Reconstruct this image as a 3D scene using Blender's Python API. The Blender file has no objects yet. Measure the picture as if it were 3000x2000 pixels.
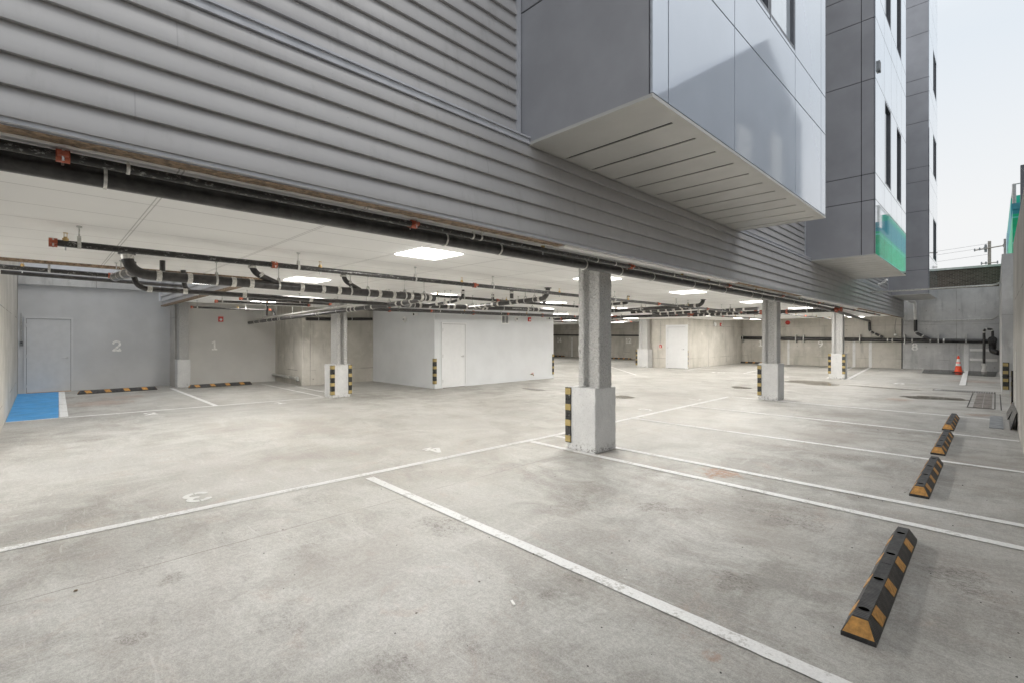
import bpy, math, random
from mathutils import Vector, Matrix
random.seed(7)
R = math.radians
sc = bpy.context.scene
COL = sc.collection

# ------------------------------------------------------------------ nodes
class NT:
    def __init__(s, name):
        s.m = bpy.data.materials.new(name); s.m.use_nodes = True
        s.t = s.m.node_tree; s.n = s.t.nodes; s.l = s.t.links
        s.b = s.n['Principled BSDF']; s.out = s.n['Material Output']
        tc = s.n.new('ShaderNodeTexCoord'); s.obj = tc.outputs['Object']
    def lk(s, a, b): s.l.new(a, b)
    def put(s, sock, v):
        if isinstance(v, bpy.types.NodeSocket): s.lk(v, sock)
        else: sock.default_value = v
    def map(s, scale=(1, 1, 1), rot=(0, 0, 0), loc=(0, 0, 0), src=None):
        n = s.n.new('ShaderNodeMapping'); s.lk(src or s.obj, n.inputs[0])
        n.inputs['Scale'].default_value = scale; n.inputs['Rotation'].default_value = rot
        n.inputs['Location'].default_value = loc
        return n.outputs[0]
    def noise(s, scale, detail=4, rough=.55, vec=None, dist=0):
        n = s.n.new('ShaderNodeTexNoise'); s.lk(vec or s.obj, n.inputs['Vector'])
        n.inputs['Scale'].default_value = scale; n.inputs['Detail'].default_value = detail
        n.inputs['Roughness'].default_value = rough; n.inputs['Distortion'].default_value = dist
        return n.outputs['Fac']
    def vor(s, scale, vec=None, feat='F1'):
        n = s.n.new('ShaderNodeTexVoronoi'); n.feature = feat
        s.lk(vec or s.obj, n.inputs['Vector']); n.inputs['Scale'].default_value = scale
        return n.outputs['Distance']
    def ramp(s, v, a, b, lo=0., hi=1.):
        n = s.n.new('ShaderNodeMapRange'); n.interpolation_type = 'SMOOTHSTEP'
        s.put(n.inputs['Value'], v)
        for k, x in (('From Min', a), ('From Max', b), ('To Min', lo), ('To Max', hi)): n.inputs[k].default_value = x
        return n.outputs['Result']
    def math(s, op, a, b=0., c=0.):
        n = s.n.new('ShaderNodeMath'); n.operation = op
        s.put(n.inputs[0], a); s.put(n.inputs[1], b); s.put(n.inputs[2], c)
        return n.outputs[0]
    def mix(s, f, a, b, mode='MIX'):
        n = s.n.new('ShaderNodeMix'); n.data_type = 'RGBA'; n.blend_type = mode
        s.put(n.inputs[0], f)
        for k, v in ((6, a), (7, b)):
            if not isinstance(v, bpy.types.NodeSocket) and len(v) == 3: v = (*v, 1)
            s.put(n.inputs[k], v)
        return n.outputs[2]
    def xyz(s, src=None):
        n = s.n.new('ShaderNodeSeparateXYZ'); s.lk(src or s.obj, n.inputs[0]); return n.outputs
    def line(s, v, period, off, w):
        a = s.math('ADD', v, -off + period * 1000.5 if period else -off)
        if period: a = s.math('MODULO', a, period); a = s.math('ADD', a, -period / 2)
        a = s.math('ABSOLUTE', a)
        return s.ramp(a, w * .35, w * .65, 1, 0)
    def bump(s, h, strength=.3, dist=.01, prev=None):
        n = s.n.new('ShaderNodeBump'); s.put(n.inputs['Height'], h)
        n.inputs['Strength'].default_value = strength; n.inputs['Distance'].default_value = dist
        if prev: s.lk(prev, n.inputs['Normal'])
        return n.outputs[0]
    def fin(s, col=None, rough=None, metal=None, normal=None, spec=None, coat=None):
        b = s.b.inputs
        if col is not None:
            if not isinstance(col, bpy.types.NodeSocket) and len(col) == 3: col = (*col, 1)
            s.put(b['Base Color'], col)
        if rough is not None: s.put(b['Roughness'], rough)
        if metal is not None: s.put(b['Metallic'], metal)
        if normal is not None: s.put(b['Normal'], normal)
        if spec is not None: s.put(b['Specular IOR Level'], spec)
        if coat is not None: s.put(b['Coat Weight'], coat)
        return s.m

def simple(name, col, rough=.5, metal=0., var=.12, scale=6, bump=0., bs=60, spec=None, coat=None):
    t = NT(name)
    n = t.noise(scale, 5)
    f = t.ramp(n, .3, .7)
    c = t.mix(f, tuple(max(0, x * (1 - var)) for x in col), tuple(min(1, x * (1 + var)) for x in col))
    nm = t.bump(t.noise(bs, 4), bump, .01) if bump else None
    r = t.ramp(t.noise(scale * 3, 3), .3, .7, rough * .85, min(1, rough * 1.15))
    return t.fin(c, r, metal, nm, spec, coat)

M = {}
def ground_at(px, py):
    F = 1397.; a = R(45.4); u = (px - 1500) / F; v = (989 - py) / F; k = -1.6 / v
    return ((-math.sin(a) + u * math.cos(a)) * k, (math.cos(a) + u * math.sin(a)) * k)
def make_floor():
    t = NT('slab_concrete')
    big = t.noise(.30, 4, .6)
    mid = t.noise(1.3, 7, .68, t.map((1, 1, 1), loc=(3, 7, 0)), .8)
    streak = t.noise(1.0, 7, .65, t.map((.5, 2.6, 1), rot=(0, 0, R(14))), .5)
    streak2 = t.noise(1.7, 7, .7, t.map((2.4, .6, 1), rot=(0, 0, R(6)), loc=(9, 4, 0)), .5)
    fine = t.noise(30, 6, .75)
    sand = t.noise(210, 3, .8)
    def blobm(x, y, r, warp=2.6):
        d = t.n.new('ShaderNodeVectorMath'); d.operation = 'DISTANCE'
        t.lk(t.map((1, 1, 0)), d.inputs[0]); d.inputs[1].default_value = (x, y, 0)
        dd = t.math('ADD', d.outputs['Value'], t.math('MULTIPLY', t.math('ADD', wob, -.5), r * warp))
        return t.ramp(dd, r * .35, r, 1, 0)
    wob = t.noise(4.0, 6, .72)
    c = t.mix(t.ramp(mid, .37, .63), (.290, .280, .258), (.450, .445, .418))
    c = t.mix(t.ramp(streak, .42, .72, 0, .75), c, (.325, .302, .275))
    c = t.mix(t.ramp(streak2, .50, .74, 0, .55), c, (.50, .495, .475))
    c = t.mix(t.ramp(big, .42, .66, 0, .5), c, (.475, .465, .44))
    c = t.mix(t.ramp(t.noise(2.1, 6, .72, t.map(loc=(11, 2, 0)), 1.2), .54, .76, 0, .55), c, (.385, .31, .265))
    c = t.mix(t.ramp(t.noise(.85, 8, .74, t.map((.8, 1.5, 1), loc=(5, 9, 0)), .7), .54, .72, 0, .6), c, (.215, .20, .18))
    c = t.mix(t.ramp(t.noise(3.2, 8, .74, t.map(loc=(1, 4, 0)), 1.0), .58, .76, 0, .6), c, (.57, .565, .545))
    c = t.mix(t.ramp(t.noise(7, 6, .75, t.map(loc=(6, 6, 0)), 1.5), .58, .74, 0, .45), c, (.24, .225, .205))
    mul = t.n.new('ShaderNodeMix'); mul.data_type = 'RGBA'; mul.blend_type = 'MULTIPLY'; mul.inputs[0].default_value = 1
    comb = t.n.new('ShaderNodeCombineXYZ')
    grain = t.noise(85, 4, .8)
    prod = t.math('MULTIPLY', t.math('MULTIPLY', t.ramp(fine, .36, .64, .88, 1.10), t.ramp(sand, .3, .7, .80, 1.16)), t.ramp(grain, .38, .62, .86, 1.10))
    for i in range(3): t.lk(prod, comb.inputs[i])
    t.lk(c, mul.inputs[6]); t.lk(comb.outputs[0], mul.inputs[7]); c = mul.outputs[2]
    # pits and scaling, gathered in patches
    patch = t.ramp(t.noise(1.1, 4, .6, t.map(loc=(8, 1, 0))), .55, .66, 0, .7)
    for px, py, r in ((1290, 1530, .30), (1690, 1690, .12), (1610, 1740, .09), (2130, 1690, .24), (2330, 1520, .38), (505, 1695, .10),
                      (1180, 1930, .12), (2800, 1690, .30), (380, 1875, .09), (1950, 1490, .3)):
        x, y = ground_at(px, py); patch = t.math('MAXIMUM', patch, blobm(x, y, r * .85, 5.0))
    pits2 = t.math('MAXIMUM', t.ramp(t.noise(17, 8, .85, t.map((.8, 1.2, 1)), 1.5), .53, .57), t.ramp(t.noise(42, 5, .8, None, .8), .535, .585))
    pk = t.math('MULTIPLY', pits2, patch)
    c = t.mix(t.math('MULTIPLY', patch, .18), c, (.24, .212, .185))
    c = t.mix(t.math('MULTIPLY', pk, .62), c, (.10, .085, .07))
    tr = t.ramp(t.noise(9, 6, .8, t.map((3.2, .35, 1), rot=(0, 0, R(8))), 1.0), .54, .66, 0, .30)
    c = t.mix(tr, c, (.21, .195, .175))
    tr2 = t.ramp(t.noise(8, 6, .8, t.map((.35, 2.6, 1), rot=(0, 0, R(-22)), loc=(3, 5, 0)), 1.2), .55, .68, 0, .35)
    c = t.mix(tr2, c, (.60, .595, .58))
    fl = t.ramp(t.vor(5.5, t.map(loc=(2, 2, 0))), .014, .026, 1, 0)
    c = t.mix(t.math('MULTIPLY', fl, .85), c, (.07, .06, .055))
    fl2 = t.ramp(t.vor(3.7, t.map((1, .6, 1), loc=(4, 1, 0))), .012, .022, 1, 0)
    c = t.mix(t.math('MULTIPLY', fl2, .7), c, (.7, .69, .67))
    # sweeping trowel arcs near the bottom of the view
    w = t.n.new('ShaderNodeTexWave'); w.wave_type = 'RINGS'; w.rings_direction = 'Z'
    x, y = ground_at(1700, 1980)
    t.lk(t.map(loc=(-x, -y, 0)), w.inputs['Vector'])
    w.inputs['Scale'].default_value = 9; w.inputs['Distortion'].default_value = 4; w.inputs['Detail'].default_value = 4
    c = t.mix(t.math('MULTIPLY', t.ramp(w.outputs['Fac'], .5, .95), t.math('MULTIPLY', t.ramp(t.noise(2.6, 4, .7), .42, .62), t.math('MAXIMUM', blobm(x, y, .9, .6), .25))), c, (.24, .225, .205)) if False else c
    o = t.xyz()
    jit = t.math('MULTIPLY', t.math('ADD', t.noise(.8, 5, .7), -.5), .06)
    j = t.line(t.math('ADD', o[0], jit), 0, -4.17, .007)
    j = t.math('MULTIPLY', j, t.ramp(t.noise(1.7, 3), .35, .55, .2, .85))
    c = t.mix(j, c, (.10, .08, .065))
    rag = t.ramp(t.noise(18, 6, .75), .38, .60, .12, 1)
    for x, y, r, k in ((-2.3, 5.72, .30, .85), (-1.8, 15.9, .4, .55), (-.55, 24.5, .9, .6), (-15.5, 1.0, .8, .6), (-16.6, 1.6, .6, .5), (-.2, 13.9, .3, .5), (-1.0, 2.4, .06, .5)):
        c = t.mix(t.math('MULTIPLY', t.math('MULTIPLY', blobm(x, y, r), rag), k), c, (.30, .14, .065))
    for x, y, r, k in ((-1.9, 9.2, .8, .45), (-3.2, 8.6, .5, .4), (-1.3, 4.2, .45, .35), (-.15, 8.6, .6, .4), (-6.6, 2.3, .7, .3), (-3.2, 1.6, .6, .3), (-2.2, 12.1, .9, .4), (-8.5, 8, 1.2, .25), (-9.0, 3.5, 1.4, .22)):
        c = t.mix(t.math('MULTIPLY', blobm(x, y, r, 1.6), k), c, (.215, .19, .165))
    h = t.math('ADD', t.math('MULTIPLY', fine, .5), t.math('MULTIPLY', sand, .35))
    h = t.math('SUBTRACT', h, t.math('MULTIPLY', pk, .9))
    nm = t.bump(h, .35, .006)
    nm = t.bump(t.noise(2.5, 5), .12, .03, nm)
    rough = t.ramp(big, .4, .7, .60, .40)
    return t.fin(c, rough, 0, nm, .35)
M['floor'] = make_floor()

def make_wall_concrete(name, a, b, seam=2.44, lift=1.75, dark=(.17, .155, .135)):
    t = NT(name)
    o = t.xyz()
    m1 = t.noise(.7, 6, .65)
    st = t.noise(1.6, 6, .65, t.map((2.2, 2.2, .35)), .3)
    c = t.mix(t.ramp(m1, .3, .7), a, b)
    c = t.mix(t.ramp(st, .48, .75, 0, .6), c, tuple(x * .62 for x in a))
    c = t.mix(t.ramp(t.noise(2.5, 5, .7, t.map(loc=(4, 4, 1))), .56, .75, 0, .5), c, tuple(min(1, x * 1.25) for x in b))
    u = t.math('ADD', o[0], o[1])
    s1 = t.line(u, seam, .1, .016)
    s1 = t.math('MULTIPLY', s1, t.ramp(t.noise(1.5, 3), .35, .6, .1, .75))
    c = t.mix(s1, c, dark)
    s2 = t.line(o[2], lift, 2.35, .02)
    s2 = t.math('MULTIPLY', s2, t.ramp(t.noise(1.1, 3, .5, t.map(loc=(3, 3, 3))), .42, .62, 0, .7))
    c = t.mix(s2, c, dark)
    # tie holes
    tie = t.math('MULTIPLY', t.math('MULTIPLY', t.line(u, 1.22, .2, .045), t.line(o[2], .915, .3, .045)), t.ramp(t.noise(1.9, 3), .44, .56))
    c = t.mix(t.math('MULTIPLY', tie, .55), c, dark)
    fine = t.noise(45, 4, .7)
    c = t.mix(t.ramp(fine, .58, .72, 0, .4), c, dark)
    h = t.math('SUBTRACT', fine, t.math('MULTIPLY', s1, 1.5))
    return t.fin(c, .82, 0, t.bump(h, .35, .008), .2)
M['conc_in'] = make_wall_concrete('cast_concrete_warm', (.45, .43, .38), (.62, .59, .54))
M['conc_out'] = make_wall_concrete('cast_concrete_grey', (.43, .43, .43), (.62, .62, .61))
M['conc_right'] = make_wall_concrete('board_marked_concrete', (.38, .365, .34), (.56, .54, .51), .3, 2.4)

def make_paint_line():
    t = NT('line_paint')
    n = t.noise(26, 5, .75); n2 = t.noise(2.6, 4, .6)
    wear = t.ramp(t.math('ADD', n, t.math('MULTIPLY', n2, .9)), .99, 1.12)
    c = t.mix(t.ramp(t.noise(90, 4, .8), .35, .65), (.70, .70, .69), (.82, .82, .81))
    c = t.mix(t.math('MULTIPLY', wear, .7), c, (.40, .39, .36))
    return t.fin(c, .6, 0, t.bump(t.noise(120, 3), .2, .004), .3)
M['line'] = make_paint_line()
M['paintnum'] = simple('stencil_paint', (.80, .80, .78), .6, var=.06, scale=20)
M['walnum'] = simple('faded_wall_stencil', (.86, .85, .82), .7, var=.14, scale=14)

def make_ceiling():
    t = NT('lay_in_ceiling')
    o = t.xyz()
    c = t.mix(t.ramp(t.noise(1.2, 3), .3, .7), (.89, .885, .87), (.93, .925, .91))
    a = t.line(o[0], .6, -3.88, .011)
    b1 = t.line(o[1], 1.2, .588, .009); b2 = t.line(o[1], 1.2, .612, .009)
    c = t.mix(t.math('MULTIPLY', t.math('MAXIMUM', t.math('MAXIMUM', b1, b2), a), .48), c, (.24, .235, .22))
    c = t.mix(t.ramp(t.noise(160, 3, .7), .6, .75, 0, .25), c, (.5, .49, .46))
    return t.fin(c, .85, 0, t.bump(t.noise(160, 3), .15, .004), .1)
M['ceiling'] = make_ceiling()

def make_siding():
    t = NT('metal_siding')
    c = t.mix(t.ramp(t.noise(.8, 4, .6, t.map((1, .3, 1))), .3, .7), (.355, .348, .350), (.445, .437, .435))
    dirt = t.noise(5, 6, .7, t.map((1, 1.6, .4)))
    c = t.mix(t.ramp(dirt, .52, .8, 0, .45), c, (.26, .25, .24))
    sp = t.ramp(t.vor(7, t.map((1, 1, 1))), .02, .035, 1, 0)
    c = t.mix(t.math('MULTIPLY', sp, .5), c, (.1, .08, .06))
    o = t.xyz()
    row = t.math('MULTIPLY', t.math('FLOOR', t.math('DIVIDE', t.math('ADD', o[2], .12), .1535)), 2.37)
    jt = t.line(t.math('ADD', o[1], row), 7.3, .4, .007)
    c = t.mix(t.math('MULTIPLY', jt, .28), c, (.12, .12, .12))
    nm = t.bump(t.noise(1.3, 3, .5, t.map((1, .5, 2))), .12, .03)
    nm = t.bump(t.noise(220, 2), .05, .002, nm)
    return t.fin(c, t.ramp(t.noise(3, 4), .3, .7, .36, .52), 0, nm, .5)
M['siding'] = make_siding()
M['siding_pale'] = simple('pale_neighbour_siding', (.66, .67, .70), .5, var=.05)
M['trim'] = simple('painted_metal_trim', (.46, .47, .50), .4, var=.08)
M['bay_white'] = simple('gloss_composite_panel', (.52, .56, .62), .06, .42, var=.03, scale=1.2, spec=1.0, coat=.35, bump=.03, bs=1.3)
M['bay_mirror'] = simple('mirror_gloss_panel', (.78, .82, .86), .035, .85, var=.03, scale=1.2, bump=.006, bs=1.0)
M['bay_grey'] = simple('grey_composite_panel', (.33, .335, .36), .40, .15, var=.07, scale=1.5, bump=.03, bs=120)
M['joint'] = simple('black_panel_joint', (.02, .02, .022), .7, var=.2)
M['soffit'] = simple('satin_soffit_panel', (.46, .455, .435), .36, var=.07, scale=1.5, spec=.6)
M['glass'] = simple('dark_window_glass', (.03, .04, .05), .03, var=.1, spec=.9)
M['glass_painted_sky'] = simple('painted_sky_reflection_glass', (.58, .64, .70), .04, var=.05, spec=1.0, coat=1.0)  # bright sky reflection put into the base colour of this glass
M['frame'] = simple('window_frame_metal', (.10, .105, .12), .35, var=.1)
M['brown'] = simple('raw_board_edge', (.21, .15, .10), .9, var=.5, scale=26, bump=.8, bs=50)
M['whitemetal'] = simple('white_edge_trim', (.84, .83, .81), .5, var=.05)
M['white_wall'] = simple('white_painted_wall', (.66, .675, .69), .6, var=.035, scale=1.5, bump=.05, bs=150)
M['grey_wall'] = simple('grey_painted_wall', (.56, .565, .57), .65, var=.06, scale=1.2, bump=.08, bs=120)
M['warm_wall'] = simple('warm_painted_wall', (.59, .58, .555), .65, var=.05, scale=1.2, bump=.08, bs=120)
M['door_grey'] = simple('grey_painted_door', (.60, .605, .61), .45, var=.03)
M['door_white'] = simple('white_painted_door', (.74, .745, .75), .4, var=.02)
M['gap'] = simple('door_gap', (.05, .045, .04), .8)
M['steel'] = simple('brushed_steel', (.55, .55, .55), .32, 1., var=.12)
M['galv'] = simple('galvanised_steel', (.50, .50, .48), .42, .75, var=.25, scale=30)
M['clampsteel'] = simple('clamp_band_steel', (.60, .59, .56), .38, .6, var=.25, scale=40)
M['pipe'] = simple('black_iron_pipe', (.030, .028, .027), .34, .2, var=.5, scale=14, bump=.12, bs=80, spec=.6)
def make_sprk():
    t = NT('sprinkler_steel_pipe')
    n = t.noise(46, 5, .75, t.map((1, .5, 1)))
    c = t.mix(t.ramp(n, .54, .66, 0, .8), (.03, .029, .028), (.30, .30, .29))
    return t.fin(c, .38, .4, None, .5)
M['sprk'] = make_sprk()
M['orange'] = simple('orange_coupling_paint', (.32, .07, .03), .5, var=.35, scale=30)
M['brass'] = simple('brass', (.42, .30, .14), .35, .9, var=.2)
M['pvc'] = simple('white_pvc', (.70, .69, .66), .35, var=.08)
M['red'] = simple('red_alarm_plastic', (.50, .04, .03), .35, var=.1)
M['whiteplastic'] = simple('white_plastic', (.75, .75, .74), .35, var=.04)
M['blackplastic'] = simple('black_plastic', (.02, .02, .02), .3, var=.2)
def make_fireproof():
    t = NT('sprayed_fireproofing')
    n = t.noise(34, 5, .75); v = t.vor(42)
    c = t.mix(t.ramp(n, .3, .7), (.44, .435, .425), (.60, .595, .58))
    c = t.mix(t.ramp(v, .0, .3, .35, 0), c, (.24, .23, .22))
    return t.fin(c, 1, 0, t.bump(t.math('ADD', n, v), .8, .03), 0)
M['fireproof'] = make_fireproof()
def make_ped():
    t = NT('painted_rough_pedestal')
    o = t.xyz()
    c = t.mix(t.ramp(t.noise(3, 5), .3, .7), (.55, .55, .55), (.64, .64, .63))
    c = t.mix(t.ramp(t.noise(48, 5, .8), .53, .62, 0, .6), c, (.34, .33, .32))
    low = t.math('MULTIPLY', t.ramp(o[2], .02, .16, 1, 0), t.ramp(t.noise(26, 4, .7), .52, .6))
    c = t.mix(t.math('MULTIPLY', low, .8), c, (.10, .09, .08))
    return t.fin(c, .75, 0, t.bump(t.noise(70, 5, .75), .5, .012), .25)
M['ped'] = make_ped()
def make_rubber():
    t = NT('ribbed_black_rubber')
    o = t.xyz()
    w = t.math('SINE', t.math('MULTIPLY', o[1], 330))
    nm = t.bump(t.math('MULTIPLY', w, .5), .35, .004)
    nm = t.bump(t.vor(180), .3, .003, nm)
    c = t.mix(t.ramp(t.noise(18, 5, .7), .4, .7), (.020, .020, .021), (.06, .058, .056))
    return t.fin(c, .55, 0, nm, .5)
M['rubber'] = make_rubber()
M['hole'] = simple('empty_bolt_hole', (.002, .002, .002), 1.0, spec=0)
M['yellow'] = simple('worn_reflective_yellow', (.50, .255, .06), .5, var=.28, scale=30, bump=.15, bs=220)
M['guardyellow'] = simple('guard_yellow_band', (.34, .26, .10), .4, var=.1, scale=20)
M['blue'] = simple('blue_floor_paint', (.045, .29, .62), .5, var=.12, scale=2.2, bump=.2, bs=120)
M['mat'] = simple('glossy_black_mat', (.012, .012, .012), .22, var=.3, scale=3, spec=.25)
M['cone_o'] = simple('orange_cone_plastic', (.86, .075, .015), .4, var=.05)
M['cone_w'] = simple('white_cone_collar', (.80, .78, .76), .35, var=.04)
M['grate'] = simple('rusty_grate_steel', (.20, .175, .155), .6, .4, var=.4, scale=14)
M['plate'] = simple('dull_steel_plate', (.24, .25, .26), .45, .4, var=.25, scale=5)
M['green'] = None
def make_green():
    t = NT('green_sheathing')
    o = t.xyz()
    h = t.line(o[2], 1.22, 0, .07); u = t.line(t.math('ADD', o[0], o[1]), 2.44, .3, .06)
    c = t.mix(t.ramp(t.noise(2, 4), .3, .7), (.005, .40, .17), (.005, .58, .28))
    c = t.mix(t.math('MAXIMUM', h, u), c, (.12, .62, .52))
    c = t.mix(t.ramp(t.vor(1.3, t.map((1, 1, 2))), .10, .14, 1, 0), c, (.02, .12, .03))
    c = t.mix(t.math('MULTIPLY', t.ramp(o[2], 7.45, 7.5), t.ramp(o[2], 8.6, 8.65, 1, .4)), c, (.03, .30, .36))
    return t.fin(c, .5, 0, None, .4)
M['green'] = make_green()
def make_brick():
    t = NT('dark_brown_brick')
    b = t.n.new('ShaderNodeTexBrick'); t.lk(t.map((1, 1, 1), rot=(R(90), 0, 0)), b.inputs['Vector'])
    b.inputs['Scale'].default_value = 1; b.inputs['Brick Width'].default_value = .21; b.inputs['Row Height'].default_value = .072
    b.inputs['Mortar Size'].default_value = .008
    b.inputs['Color1'].default_value = (.085, .06, .052, 1); b.inputs['Color2'].default_value = (.15, .11, .095, 1); b.inputs['Mortar'].default_value = (.25, .23, .20, 1)
    c = t.mix(t.ramp(t.noise(1, 5), .35, .7, 0, .5), b.outputs['Color'], (.07, .055, .05))
    return t.fin(c, .85, 0, None, .2)
M['brick'] = make_brick()
M['housewall'] = simple('grey_house_cladding', (.42, .45, .50), .7, var=.08, scale=.6)
M['wood'] = simple('weathered_pole_wood', (.30, .27, .24), .85, var=.25, scale=9)
M['wire'] = simple('black_wire', (.05, .05, .05), .5)
M['ground'] = simple('outer_ground', (.20, .195, .18), .9, var=.25, scale=.5)
M['coping'] = simple('pale_coping', (.62, .62, .60), .6)
def make_light():
    t = NT('lit_diffuser'); t.fin((.9, .9, .88), .4)
    t.b.inputs['Emission Color'].default_value = (1, .972, .925, 1); t.b.inputs['Emission Strength'].default_value = 88
    return t.m
M['lit'] = make_light()
def make_puddle():
    t = NT('wet_film')
    tr = t.n.new('ShaderNodeBsdfTransparent'); mx = t.n.new('ShaderNodeMixShader')
    t.b.inputs['Base Color'].default_value = (.12, .11, .095, 1); t.b.inputs['Roughness'].default_value = .06
    tr.inputs[0].default_value = (.80, .78, .75, 1)
    t.put(mx.inputs[0], t.ramp(t.noise(4, 4), .3, .7, .25, .6))
    t.lk(tr.outputs[0], mx.inputs[1]); t.lk(t.b.outputs[0], mx.inputs[2]); t.lk(mx.outputs[0], t.out.inputs[0])
    return t.m
M['puddle'] = make_puddle()

# ------------------------------------------------------------------ mesh builder
class MB:
    def __init__(s): s.v = []; s.f = []; s.sm = []; s.mi = []
    def add(s, vs, fs, smooth=False, mi=0):
        o = len(s.v); s.v += [Vector(v) for v in vs]
        for f in fs: s.f.append([o + i for i in f]); s.sm.append(smooth); s.mi.append(mi)
        return s
    def box(s, x0, x1, y0, y1, z0, z1, mi=0):
        x0, x1 = sorted((x0, x1)); y0, y1 = sorted((y0, y1)); z0, z1 = sorted((z0, z1))
        v = [(x, y, z) for z in (z0, z1) for y in (y0, y1) for x in (x0, x1)]
        return s.add(v, [(0, 2, 3, 1), (4, 5, 7, 6), (0, 1, 5, 4), (2, 6, 7, 3), (0, 4, 6, 2), (1, 3, 7, 5)], mi=mi)
    def bbox(s, x0, x1, y0, y1, z0, z1, b=.006):
        # box with chamfered edges
        import bmesh
        bm = bmesh.new(); bmesh.ops.create_cube(bm, size=1)
        for v in bm.verts:
            v.co = Vector(((x0 + x1) / 2 + v.co.x * (x1 - x0), (y0 + y1) / 2 + v.co.y * (y1 - y0), (z0 + z1) / 2 + v.co.z * (z1 - z0)))
        bmesh.ops.bevel(bm, geom=list(bm.edges), offset=b, segments=2, affect='EDGES')
        bm.verts.index_update()
        s.add([v.co.copy() for v in bm.verts], [[v.index for v in f.verts] for f in bm.faces]); bm.free(); return s
    def quad(s, a, b, c, d): return s.add([a, b, c, d], [(0, 1, 2, 3)])
    def tube(s, pts, r, seg=12, caps=True, mi=0):
        pts = [Vector(p) for p in pts]; n = len(pts)
        rs = r if isinstance(r, (list, tuple)) else [r] * n
        t0 = (pts[1] - pts[0]).normalized()
        up = Vector((0, 0, 1)) if abs(t0.z) < .9 else Vector((1, 0, 0))
        side = t0.cross(up).normalized(); vs = []
        for i, p in enumerate(pts):
            t = ((pts[min(i + 1, n - 1)] - pts[max(i - 1, 0)])).normalized()
            side = (side - t * side.dot(t)).normalized(); u = side.cross(t)
            for k in range(seg):
                a = 2 * math.pi * k / seg
                vs.append(p + (side * math.cos(a) + u * math.sin(a)) * rs[i])
        fs = [(i * seg + k, i * seg + (k + 1) % seg, (i + 1) * seg + (k + 1) % seg, (i + 1) * seg + k) for i in range(n - 1) for k in range(seg)]
        s.add(vs, fs, True, mi)
        if caps:
            s.add(vs[:seg], [list(range(seg))[::-1]], False, mi); s.add(vs[-seg:], [list(range(seg))], False, mi)
        return s
    def lathe(s, base, prof, seg=20, axis=(0, 0, 1), mi=0):
        ax = Vector(axis).normalized(); base = Vector(base)
        return s.tube_prof(base, ax, prof, seg, mi)
    def tube_prof(s, base, ax, prof, seg, mi):
        up = Vector((0, 0, 1)) if abs(ax.z) < .9 else Vector((1, 0, 0))
        e = ax.cross(up).normalized(); u = e.cross(ax); vs = []
        for r, h in prof:
            for k in range(seg):
                a = 2 * math.pi * k / seg; vs.append(base + ax * h + (e * math.cos(a) + u * math.sin(a)) * max(r, 1e-4))
        n = len(prof)
        fs = [(i * seg + k, i * seg + (k + 1) % seg, (i + 1) * seg + (k + 1) % seg, (i + 1) * seg + k) for i in range(n - 1) for k in range(seg)]
        s.add(vs, fs, False, mi); s.add(vs[:seg], [list(range(seg))[::-1]], False, mi); s.add(vs[-seg:], [list(range(seg))], False, mi)
        return s
    def prism(s, poly, z0, z1, fn=lambda u, v, w: (u, v, w)):
        n = len(poly)
        vs = [fn(u, v, z0) for u, v in poly] + [fn(u, v, z1) for u, v in poly]
        fs = [list(range(n))[::-1], list(range(n, 2 * n))] + [(i, (i + 1) % n, n + (i + 1) % n, n + i) for i in range(n)]
        return s.add(vs, fs)
    def build(s, name, mats, parent=None, origin=None):
        if not isinstance(mats, (list, tuple)): mats = [mats]
        me = bpy.data.meshes.new(name)
        if parent is not None:
            org = Vector(parent['_w'])
        elif origin is not None: org = Vector(origin)
        else:
            xs = [v.x for v in s.v]; ys = [v.y for v in s.v]; zs = [v.z for v in s.v]
            org = Vector(((min(xs) + max(xs)) / 2, (min(ys) + max(ys)) / 2, min(zs)))
        me.from_pydata([v - org for v in s.v], [], s.f)
        for m in mats: me.materials.append(m)
        me.polygons.foreach_set('use_smooth', s.sm); me.polygons.foreach_set('material_index', s.mi)
        import bmesh
        bm = bmesh.new(); bm.from_mesh(me); bmesh.ops.recalc_face_normals(bm, faces=bm.faces); bm.to_mesh(me); bm.free()
        me.update()
        o = bpy.data.objects.new(name, me); COL.objects.link(o)
        if parent is not None: o.parent = parent; o['_w'] = tuple(org)
        else: o.location = org; o['_w'] = tuple(org)
        return o

def thing(name, label, cat, loc, group=None):
    o = bpy.data.objects.new(name, None); COL.objects.link(o); o.location = loc; o.empty_display_size = .2
    o['label'] = label; o['category'] = cat; o['_w'] = tuple(loc)
    if group: o['group'] = group
    return o
def tag(o, label, cat, group=None):
    o['label'] = label; o['category'] = cat
    if group: o['group'] = group
    return o
def struct(o): o['kind'] = 'structure'; return o
def arc_path(pts, rad, n=6):
    pts = [Vector(p) for p in pts]; out = [pts[0]]
    for i in range(1, len(pts) - 1):
        a, b, c = pts[i - 1], pts[i], pts[i + 1]
        d1 = (a - b).normalized(); d2 = (c - b).normalized()
        r = min(rad, (a - b).length * (.95 if i == 1 else .45), (c - b).length * (.95 if i == len(pts) - 2 else .45))
        p0 = b + d1 * r; p1 = b + d2 * r
        for k in range(n + 1):
            t = k / n; out.append(p0 * (1 - t) ** 2 + b * 2 * t * (1 - t) + p1 * t * t)
    out.append(pts[-1]); return out

CZ = 2.6                    # ceiling height
# ------------------------------------------------------------------ ground and floor
struct(MB().box(-200, 200, -200, 200, -.6, -.25).build('ground', M['ground'], origin=(0, 0, 0)))
struct(MB().box(-31, .9, -9, 33, -.24, 0).build('floor', M['floor'], origin=(0, 0, 0)))
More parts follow.
